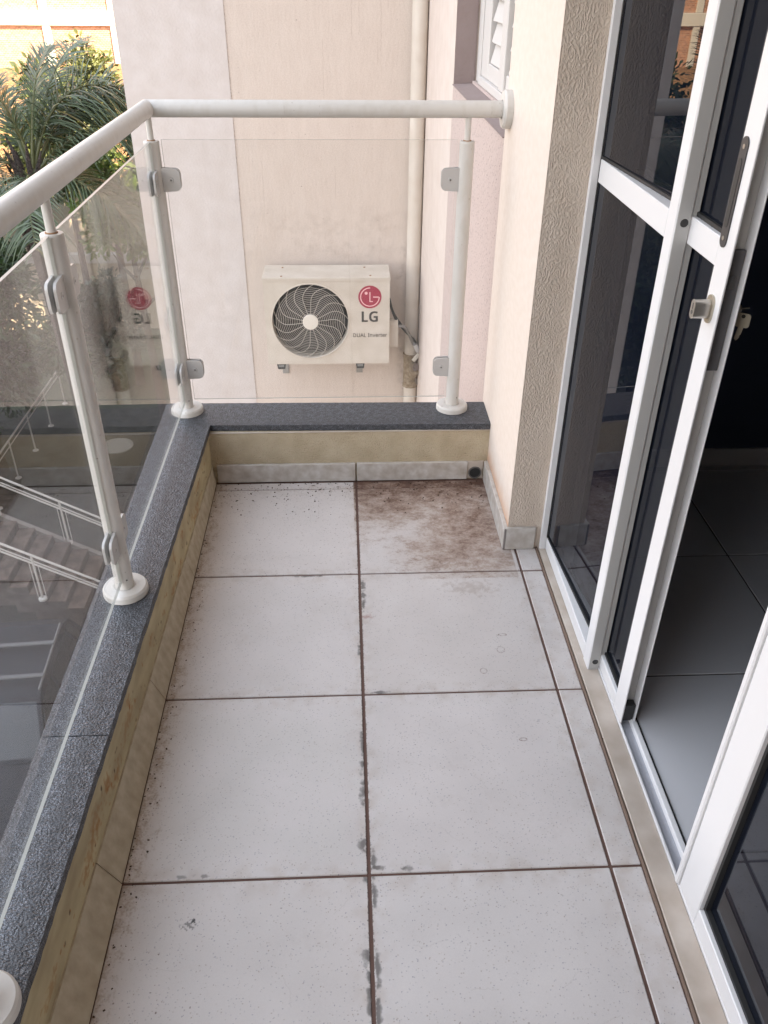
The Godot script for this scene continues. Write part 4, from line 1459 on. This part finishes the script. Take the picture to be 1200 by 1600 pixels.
func courtyard() -> void:
	M.rail_paint = mat(Color(0.36, 0.345, 0.32), 0.6)
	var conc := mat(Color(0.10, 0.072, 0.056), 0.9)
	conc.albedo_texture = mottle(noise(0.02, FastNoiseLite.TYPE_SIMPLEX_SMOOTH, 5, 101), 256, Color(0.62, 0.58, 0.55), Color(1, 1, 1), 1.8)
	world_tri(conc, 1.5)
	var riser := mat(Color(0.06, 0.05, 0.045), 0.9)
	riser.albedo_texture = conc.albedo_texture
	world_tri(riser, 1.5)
	var s := thing("outdoor_stairs", "concrete stairs with brown steps in the courtyard below, between two white railings", "stairs")
	for k in 14:
		var x := -8.1 + k * 0.30
		var y := stair_y(x + 0.15)
		if y < -8.7:
			break
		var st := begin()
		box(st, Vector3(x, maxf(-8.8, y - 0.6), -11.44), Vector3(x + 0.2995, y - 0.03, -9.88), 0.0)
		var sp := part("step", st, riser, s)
		st = begin()
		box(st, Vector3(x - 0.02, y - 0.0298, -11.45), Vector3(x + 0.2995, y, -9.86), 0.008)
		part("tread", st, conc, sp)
	var st := begin()
	box(st, Vector3(-16, -8.8, -11.45), Vector3(-8.105, stair_y(-8.1), -9.86), 0.01)
	part("landing", st, conc, s)
	for z in [[-11.56, -11.452]]:
		st = begin()
		hexa(st, [Vector3(-8.1, stair_y(-8.1) - 0.5, z[0]), Vector3(-4.1, stair_y(-4.1) - 0.5, z[0]), Vector3(-4.1, stair_y(-4.1) - 0.5, z[1]), Vector3(-8.1, stair_y(-8.1) - 0.5, z[1]), Vector3(-8.1, stair_y(-8.1) + 0.03, z[0]), Vector3(-4.1, stair_y(-4.1) + 0.03, z[0]), Vector3(-4.1, stair_y(-4.1) + 0.03, z[1]), Vector3(-8.1, stair_y(-8.1) + 0.03, z[1])])
		part("curb", st, mat(Color(0.16, 0.145, 0.13), 0.9), s)
	stair_rail("white tube railing along the far side of the courtyard stairs", -11.50)
	stair_rail("white tube railing along the near side of the courtyard stairs", -9.80)
	# a level railing that leads away past the stairs
	var o := thing("walkway_railing", "white railing running away beside the courtyard walkway, beyond the stairs", "railing")
	for q in [[1.0, 0.022], [0.86, 0.013]]:
		tube_part("rail", o, [Vector3(-7.83, -8.8 + q[0], -12.2), Vector3(-7.83, -8.8 + q[0], -19.5)], q[1], M.rail_paint, 10)
	for k in 6:
		var z := -12.7 - k * 1.33
		tube_part("post", o, [Vector3(-7.83, -8.8, z), Vector3(-7.83, -7.81, z)], 0.019, M.rail_paint, 10)
		st = begin()
		lathe(st, [[0.075, 0.0], [0.075, 0.012], [0.05, 0.03], [0.021, 0.032]], Transform3D(Basis.IDENTITY, Vector3(-7.83, -8.8, z)), 20)
		part("base_disc", st, M.rail_paint, o)
	st = begin()
	lathe(st, [[0.40, 0.0], [0.40, 0.02], [0.33, 0.025], [0.32, 0.015], [0.0001, 0.015]], Transform3D(Basis.IDENTITY, Vector3(-5.85, -8.798, -16.85)), 32)
	var mh := part("manhole_cover", st, mat(Color(0.20, 0.195, 0.18), 0.85), self)
	tag(mh, "round pale manhole cover on the courtyard ground beyond the stairs", "manhole cover")
	car()

# a closed shell from the outline of one side: [z, y] points, half widths by height
func shell(st: SurfaceTool, outline: Array, width: Callable, t: Transform3D, rise := 6) -> void:
	var poly := PackedVector2Array()
	for p in outline:
		poly.append(Vector2(p[0], p[1]))
	var ids := Geometry2D.triangulate_polygon(poly)
	for s in [-1.0, 1.0]:
		st.set_smooth_group(FLAT)
		for i in range(0, ids.size(), 3):
			var q := []
			for k in 3:
				var p := poly[ids[i + k]]
				q.append(t * Vector3(s * width.call(p.y), p.y, p.x))
			tri(st, q[0], q[1], q[2], t.basis * Vector3(s, 0, 0))
	st.set_smooth_group(FLAT)
	for i in poly.size():
		var a := poly[i]
		var b := poly[(i + 1) % poly.size()]
		var e := (b - a).orthogonal().normalized()
		if Geometry2D.is_point_in_polygon((a + b) / 2.0 + e * 1e-3, poly):
			e = -e
		var wa: float = width.call(a.y)
		var wb: float = width.call(b.y)
		quad(st, t * Vector3(-wa, a.y, a.x), t * Vector3(wa, a.y, a.x), t * Vector3(wb, b.y, b.x), t * Vector3(-wb, b.y, b.x), t.basis * Vector3(0, e.y, e.x))

func car() -> void:
	var o := thing("parked_car", "dark parked car with roof bars, seen from above in the courtyard at the lower left", "car", "", Vector3(-5.10, -8.8, -6.85))
	o.rotation.y = deg_to_rad(4)
	var paint := mat(Color(0.008, 0.010, 0.015), 0.5)
	paint.clearcoat_enabled = true
	paint.clearcoat = 0.1
	paint.metallic_specular = 0.2
	paint.clearcoat_roughness = 0.08
	var I := Transform3D.IDENTITY
	var wb := func(y: float) -> float: return 0.84 if y < 0.5 else lerpf(0.87, 0.80, clampf((y - 0.55) / 0.42, 0, 1))
	var wc := func(y: float) -> float: return lerpf(0.785, 0.60, clampf((y - 0.92) / 0.56, 0, 1))
	var st := begin()
	shell(st, [[-1.98, 0.30], [-2.05, 0.55], [-2.02, 0.90], [-1.85, 0.96], [0.75, 0.96], [1.55, 0.86], [1.98, 0.72], [2.08, 0.50], [2.02, 0.26], [1.72, 0.24], [1.62, 0.50], [1.42, 0.64], [1.18, 0.64], [0.98, 0.50], [0.90, 0.24], [-0.90, 0.24], [-0.98, 0.50], [-1.18, 0.64], [-1.42, 0.64], [-1.62, 0.50], [-1.70, 0.24]], wb, I)
	var body := part("body", st, paint, o)
	st = begin()
	shell(st, [[-1.92, 0.955], [-1.72, 1.36], [-1.50, 1.45], [-0.55, 1.485], [0.08, 1.44], [0.86, 0.955]], wc, I)
	part("cabin", st, paint, o)
	var gl := mat(Color(0.012, 0.014, 0.017), 0.05)
	for g in [[[0.13, 1.405], [0.80, 0.985], 0.004, "windshield"], [[-1.735, 1.32], [-1.895, 0.99], -0.004, "rear_window"]]:
		st = begin()
		var a := Vector2(g[0][0], g[0][1])
		var b := Vector2(g[1][0], g[1][1])
		var wa: float = wc.call(a.y) - 0.06
		var w2: float = wc.call(b.y) - 0.06
		var off := Vector3(0, 0.006, g[2])
		hexa(st, [Vector3(-wa, a.y, a.x), Vector3(wa, a.y, a.x), Vector3(w2, b.y, b.x), Vector3(-w2, b.y, b.x), Vector3(-wa, a.y, a.x) + off, Vector3(wa, a.y, a.x) + off, Vector3(w2, b.y, b.x) + off, Vector3(-w2, b.y, b.x) + off])
		part(g[3], st, gl, o)
	for s in [-1.0, 1.0]:
		for g in [[-0.38, 0.10, -0.38, 0.66], [-1.38, -0.46, -1.48, -0.46], [-1.62, -1.46, -1.74, -1.56]]:
			st = begin()
			var lo := 1.0
			var hi := 1.37
			var f := func(z: float, y: float, e: float) -> Vector3: return Vector3(s * (wc.call(y) + e), y, z)
			hexa(st, [f.call(g[0], hi, -0.01), f.call(g[1], hi, -0.01), f.call(g[3], lo, -0.01), f.call(g[2], lo, -0.01), f.call(g[0], hi, 0.004), f.call(g[1], hi, 0.004), f.call(g[3], lo, 0.004), f.call(g[2], lo, 0.004)])
			part("side_window", st, gl, o)
		st = begin()
		box(st, Vector3(s * 0.80, 0.98, 0.52), Vector3(s * 1.0, 1.10, 0.62), 0.03)
		part("mirror", st, paint, o)
		st = begin()
		hexa(st, [Vector3(s * 0.52, 0.62, 2.03), Vector3(s * 0.80, 0.62, 1.95), Vector3(s * 0.80, 0.72, 1.90), Vector3(s * 0.52, 0.71, 1.99), Vector3(s * 0.52, 0.62, 2.05), Vector3(s * 0.82, 0.62, 1.97), Vector3(s * 0.82, 0.735, 1.92), Vector3(s * 0.52, 0.725, 2.0)])
		part("headlight", st, mat(Color(0.55, 0.57, 0.60), 0.15), o)
		for z in [1.30, -1.30]:
			st = begin()
			lathe(st, [[0.20, -0.10], [0.31, -0.10], [0.325, -0.07], [0.325, 0.07], [0.31, 0.10], [0.20, 0.10], [0.19, 0.06]], Transform3D(Basis(Vector3(0, 0, 1), PI / 2), Vector3(s * 0.74, 0.325, z)), 28)
			var wh := part("wheel", st, mat(Color(0.02, 0.02, 0.02), 0.85), o)
			st = begin()
			lathe(st, [[0.0001, -0.085], [0.195, -0.07], [0.195, 0.07], [0.0001, 0.085]], Transform3D(Basis(Vector3(0, 0, 1), PI / 2), Vector3(s * 0.74, 0.325, z)), 20)
			part("rim", st, M.steel, wh)
		st = begin()
		box(st, Vector3(s * 0.575, 1.485, -1.45), Vector3(s * 0.605, 1.52, 0.0), 0.01)
		part("roof_rail", st, mat(Color(0.10, 0.10, 0.10), 0.6), o)
	for z in [-0.95, -0.25]:
		st = begin()
		box(st, Vector3(-0.62, 1.535, z - 0.035), Vector3(0.62, 1.565, z + 0.035), 0.012)
		part("roof_bar", st, mat(Color(0.07, 0.072, 0.075), 0.7), o)
	st = begin()
	box(st, Vector3(-0.10, 0.0, -0.004), Vector3(0.10, 0.02, 0.004), 0.003, Transform3D(Basis(Vector3.RIGHT, -0.5), Vector3(0, 0.755, 1.93)))
	part("emblem_bar", st, mat(Color(0.6, 0.6, 0.6), 0.3, 0.7), body)

func leaf_mat(c: Color, rough := 0.5) -> StandardMaterial3D:
	var m := mat(c, rough)
	m.vertex_color_use_as_albedo = true
	m.backlight_enabled = true
	m.backlight = Color(0.5, 0.5, 0.5)
	return m

# one feathered palm leaf: midrib and leaflets in one piece
func frond(parent: Node, m: Material, a: Vector3, c: Vector3, d: Vector3, n: int, longest: float, droop: float, low := -0.25, high := 0.75) -> void:
	var st := begin()
	var path := []
	var rad := []
	for i in 15:
		var t := i / 14.0
		path.append(a.lerp(c, t).lerp(c.lerp(d, t), t))
		rad.append(lerpf(0.045, 0.006, pow(t, 0.7)))
	st.set_color(Color(0.075, 0.085, 0.030))
	tube(st, path, rad, 6, true, false)
	st.set_smooth_group(FLAT)
	for i in n:
		var t := 0.14 + 0.86 * float(i) / n + rng.randf_range(-0.01, 0.01)
		t = clampf(t, 0, 1)
		var p := a.lerp(c, t).lerp(c.lerp(d, t), t)
		var tan := (c.lerp(d, t) - a.lerp(c, t)).normalized()
		var side := tan.cross(Vector3.UP).normalized()
		var up := side.cross(tan)
		var s := 1.0 if i % 2 == 0 else -1.0
		var lift := rng.randf_range(low, high)
		var dir := (side * s * rng.randf_range(0.5, 1.0) + up * lift + tan * rng.randf_range(0.45, 0.8)).normalized()
		var L := longest * (0.55 + 0.45 * sin(PI * clampf(t * 0.95, 0, 1))) * rng.randf_range(0.8, 1.1)
		if t > 0.85:
			L *= lerpf(1.0, 0.45, (t - 0.85) / 0.15)
		var w := 0.0145 * rng.randf_range(0.8, 1.2)
		var wide := dir.cross(up).normalized() * w
		var tone := rng.randf_range(0.6, 1.35)
		var col := Color(0.072 * tone, 0.098 * tone, 0.050 * tone)
		if rng.randf() < 0.07:
			col = Color(0.16, 0.13, 0.05)
		st.set_color(col)
		var prev := p
		var pw := wide * 0.6
		for k in 4:
			var f := (k + 1) / 4.0
			var q := p + dir * L * f + Vector3.DOWN * droop * L * f * f
			var nw := wide * (1.0 - pow(f, 2.0)) + wide * 0.02
			quad(st, prev - pw, prev + pw, q + nw, q - nw, up)
			prev = q
			pw = nw
	part("frond", st, m, parent)

func palm() -> void:
	rng.seed = 111
	var o := thing("palm_tree", "feathery palm tree with drooping fronds in the courtyard, at upper left before the brick building", "palm tree")
	var crown := Vector3(-5.52, -1.85, -13.95)
	var trunk := mat(Color(0.12, 0.095, 0.085), 0.95)
	trunk.albedo_texture = mottle(noise(0.04, FastNoiseLite.TYPE_SIMPLEX_SMOOTH, 4, 112), 256, Color(0.45, 0.42, 0.40), Color(1, 1, 1), 1.8)
	relief(trunk, M.fine, 3.0)
	world_tri(trunk, 0.5)
	tube_part("trunk", o, bezier(Vector3(-5.33, -8.8, -13.8), Vector3(-5.30, -6.0, -13.75), Vector3(-5.72, -3.6, -13.75), Vector3(-5.56, -2.0, -13.9), 14), [0.26, 0.19, 0.16, 0.15, 0.15, 0.15, 0.15, 0.15, 0.15, 0.155, 0.16, 0.18, 0.21, 0.22, 0.15], trunk, 16)
	var st := begin()
	for k in 26:   # old leaf bases that sheath the top of the trunk
		var a := k * 2.4
		var y := -3.1 + 0.055 * k
		var dirv := Vector3(cos(a), 0, sin(a))
		var b := Vector3(lerpf(-5.66, -5.54, k / 26.0), y, -13.88) + dirv * 0.16
		tube(st, [b, b + Vector3.UP * 0.35 + dirv * 0.05, b + Vector3.UP * 0.62 + dirv * 0.16], [0.055, 0.04, 0.012], 6, true)
	part("leaf_bases", st, trunk, o)
	var lm := leaf_mat(Color(1, 1, 1), 0.38)
	# the fronds that the photograph shows one by one
	var shown := [
		[Vector3(-5.50, -1.1, -14.05), Vector3(-5.74, -0.35, -14.1), Vector3(-6.35, 0.40, -13.9), 0.62, 0.25, -0.1, 0.4],
		[Vector3(-5.45, -1.5, -14.1), Vector3(-4.95, 0.25, -14.4), Vector3(-3.45, -0.65, -14.75), 1.15, 0.45, -1.1, 1.3],
		[Vector3(-5.40, -1.5, -14.2), Vector3(-4.75, 0.10, -14.9), Vector3(-3.25, -0.95, -15.3), 1.15, 0.55, -1.0, 1.1],
		[Vector3(-5.42, -1.7, -14.0), Vector3(-4.75, -0.75, -14.2), Vector3(-3.3, -1.25, -14.5), 0.9, 0.6],
		[Vector3(-5.62, -1.7, -13.9), Vector3(-6.2, -1.0, -13.7), Vector3(-7.3, -1.5, -13.3), 0.9, 0.45],
		[Vector3(-5.6, -1.75, -13.9), Vector3(-6.0, -1.5, -13.2), Vector3(-6.7, -2.6, -12.3), 0.85, 0.5],
		[Vector3(-5.45, -1.4, -14.15), Vector3(-5.2, 0.2, -14.9), Vector3(-4.7, 0.25, -16.3), 0.75, 0.35, -0.1, 0.4],
		[Vector3(-5.45, -1.6, -14.15), Vector3(-4.8, -0.2, -15.0), Vector3(-3.9, -0.75, -16.2), 0.9, 0.5],
		[Vector3(-5.40, -1.8, -13.95), Vector3(-4.6, -1.5, -13.7), Vector3(-3.6, -2.6, -13.4), 0.85, 0.5],
		[Vector3(-5.6, -1.5, -14.1), Vector3(-6.1, -0.3, -14.8), Vector3(-6.9, -0.4, -16.0), 0.9, 0.4],
		[Vector3(-5.5, -1.75, -13.8), Vector3(-5.3, -1.3, -12.9), Vector3(-5.0, -2.5, -11.9), 0.8, 0.5],
		[Vector3(-5.55, -1.9, -14.1), Vector3(-5.4, -1.4, -15.2), Vector3(-5.0, -2.6, -16.4), 0.85, 0.5],
		[Vector3(-5.45, -1.3, -14.05), Vector3(-5.25, 0.1, -14.2), Vector3(-4.95, 0.20, -14.6), 0.55, 0.1, -0.1, 0.3],
	]
	for f in shown:
		frond(o, lm, crown + (f[0] - crown) * 0.4, f[1], f[2], 240 if f[3] > 0.8 else 150, f[3], f[4], f[5] if f.size() > 5 else -0.25, f[6] if f.size() > 5 else 0.75)
	# a second palm of the same kind, out of view further left, placed to show in the door glass
	var o2: Node3D = o.duplicate()
	o2.name = numbered("palm_tree")
	add_child(o2)
	var turn := Basis(Vector3.UP, 2.2)
	o2.transform = Transform3D(turn, Vector3(-8.3, -1.75, -15.2) - turn * crown)
	tag(o2, "second palm tree, out of view left of the first, placed to be mirrored in the glass of the door's fixed leaf", "palm tree")

# leaves spread through an ellipsoid in clumps, with gaps between the clumps
func crown_of(st: SurfaceTool, c: Vector3, r: Vector3, n: int, size: float, col: Color, long := 1.8) -> void:
	var clumps := []
	for i in 26:
		var d := Vector3(rng.randfn(), rng.randfn(), rng.randfn()).normalized()
		clumps.append([c + d * r * pow(rng.randf(), 0.45) * 0.85, rng.randf_range(0.24, 0.42), rng.randf_range(0.65, 1.3)])
	for i in n:
		var k: Array = clumps[i % 26]
		var d := Vector3(rng.randfn(), rng.randfn(), rng.randfn()).normalized()
		var p: Vector3 = k[0] + d * r * k[1] * pow(rng.randf(), 0.5)
		var dir := (d + Vector3(rng.randfn(), rng.randfn() - 0.3, rng.randfn()) * 0.6).normalized()
		var side := dir.cross(Vector3(rng.randfn(), rng.randfn(), rng.randfn())).normalized()
		var s := size * rng.randf_range(0.6, 1.3)
		var tone: float = k[2] * rng.randf_range(0.75, 1.25)
		st.set_color(Color(col.r * tone, col.g * tone, col.b * tone))
		var nrm := dir.cross(side)
		var mid := p + dir * s * 0.5 * long
		tri(st, p, mid + side * s * 0.4 + nrm * s * 0.08, p + dir * s * long, nrm)
		tri(st, p, p + dir * s * long, mid - side * s * 0.4 + nrm * s * 0.08, nrm)

func tree(called: String, label: String, cat: String, base: Vector3, c: Vector3, r: Vector3, n: int, size: float, col: Color, m: Material, group := "") -> Node3D:
	var o := thing(called, label, cat, group)
	var bark := mat(Color(0.055, 0.045, 0.038), 0.95)
	var st := begin()
	tube(st, bezier(base, base.lerp(c, 0.3) + Vector3(0.1, 0, 0.1), base.lerp(c, 0.7) + Vector3(-0.12, 0, 0), c, 8), [0.14, 0.12, 0.11, 0.10, 0.09, 0.08, 0.06, 0.04, 0.02], 8, true)
	for k in 7:
		var d := Vector3(rng.randfn(), absf(rng.randfn()) + 0.4, rng.randfn()).normalized()
		var q := base.lerp(c, rng.randf_range(0.55, 0.85))
		tube(st, [q, q + d * r * 0.45, q + d * r * 0.8 + Vector3.UP * 0.1], [0.05, 0.03, 0.008], 6, true)
	part("trunk", st, bark, o)
	st = begin()
	crown_of(st, c, r, n, size, col)
	part("crown", st, m, o)
	return o

func greenery() -> void:
	rng.seed = 131
	var m := leaf_mat(Color(1, 1, 1), 0.45)
	tree("small_tree", "bright yellow-green leafy tree showing under the handrail, right of the palm trunk", "tree", Vector3(-4.7, -8.8, -17.4), Vector3(-4.85, -3.0, -17.5), Vector3(1.1, 1.25, 1.1), 5200, 0.11, Color(0.09, 0.135, 0.028), m)
	tree("dark_tree", "dark dense tree beside the free end of the back wall, behind the palm", "tree", Vector3(-4.6, -8.8, -21.5), Vector3(-4.75, -2.9, -21.6), Vector3(1.25, 1.7, 1.2), 6500, 0.12, Color(0.020, 0.032, 0.018), m)
	tree("leafy_tree", "pale green tree whose top shows between the palm fronds before the brick building", "tree", Vector3(-7.6, -8.8, -22.5), Vector3(-7.5, -2.1, -22.4), Vector3(1.5, 1.9, 1.3), 6500, 0.13, Color(0.085, 0.105, 0.038), m)
	tree("leafy_tree", "slender pale tree top rising above the palm, against the white band of the brick building", "tree", Vector3(-6.0, -8.8, -20.6), Vector3(-5.95, -1.3, -20.6), Vector3(0.7, 1.5, 0.6), 2600, 0.10, Color(0.11, 0.125, 0.045), m)
	tree("round_bush", "dark green bush behind the glass, left of the near railing post", "bush", Vector3(-8.9, -8.8, -17.0), Vector3(-8.5, -5.5, -17.0), Vector3(2.4, 2.3, 1.6), 11000, 0.12, Color(0.035, 0.062, 0.022), m)
	tree("round_bush", "dark blue-green bush behind the glass between the two left railing posts", "bush", Vector3(-6.6, -8.8, -20.2), Vector3(-6.6, -6.7, -20.2), Vector3(1.0, 1.5, 0.9), 4200, 0.11, Color(0.030, 0.050, 0.034), m)
	tree("tall_shrub", "mid-green shrubby tree out of view at the foot of the earth bank, placed to be mirrored in the door glass", "tree", Vector3(-11.2, -8.8, -22.5), Vector3(-11.2, -3.2, -22.5), Vector3(2.0, 2.2, 1.4), 6500, 0.15, Color(0.05, 0.08, 0.026), m)  # out of view, placed for the reflection in the door glass
	tree("tall_shrub", "olive-green shrubby tree out of view at the far left of the earth bank, placed to be mirrored in the door glass", "tree", Vector3(-14.6, -8.8, -23.0), Vector3(-14.6, -2.7, -23.0), Vector3(2.1, 2.3, 1.4), 6500, 0.15, Color(0.075, 0.09, 0.03), m)  # likewise out of view, there for the door reflection
	var fb := tree("flowering_bush", "dark bush with pink flowers behind the left glass, under the palm", "bush", Vector3(-9.3, -8.8, -14.6), Vector3(-9.2, -7.2, -14.6), Vector3(1.25, 1.5, 1.6), 5200, 0.10, Color(0.035, 0.050, 0.025), m)
	var fm := mat(Color(0.62, 0.17, 0.20), 0.7)
	for k in 26:
		var d := Vector3(rng.randfn() + 0.6, rng.randfn() + 0.5, rng.randfn() + 0.4).normalized()
		var p := Vector3(-9.2, -7.2, -14.6) + d * Vector3(1.2, 1.45, 1.5)
		var st := begin()
		for j in 9:
			var e := Vector3(rng.randfn(), rng.randfn(), rng.randfn()).normalized()
			var sd := e.cross(Vector3(0.3, 0.9, 0.2)).normalized()
			tri(st, p, p + e * 0.11 + sd * 0.05, p + e * 0.11 - sd * 0.05, e)
		part("flower", st, fm, fb)
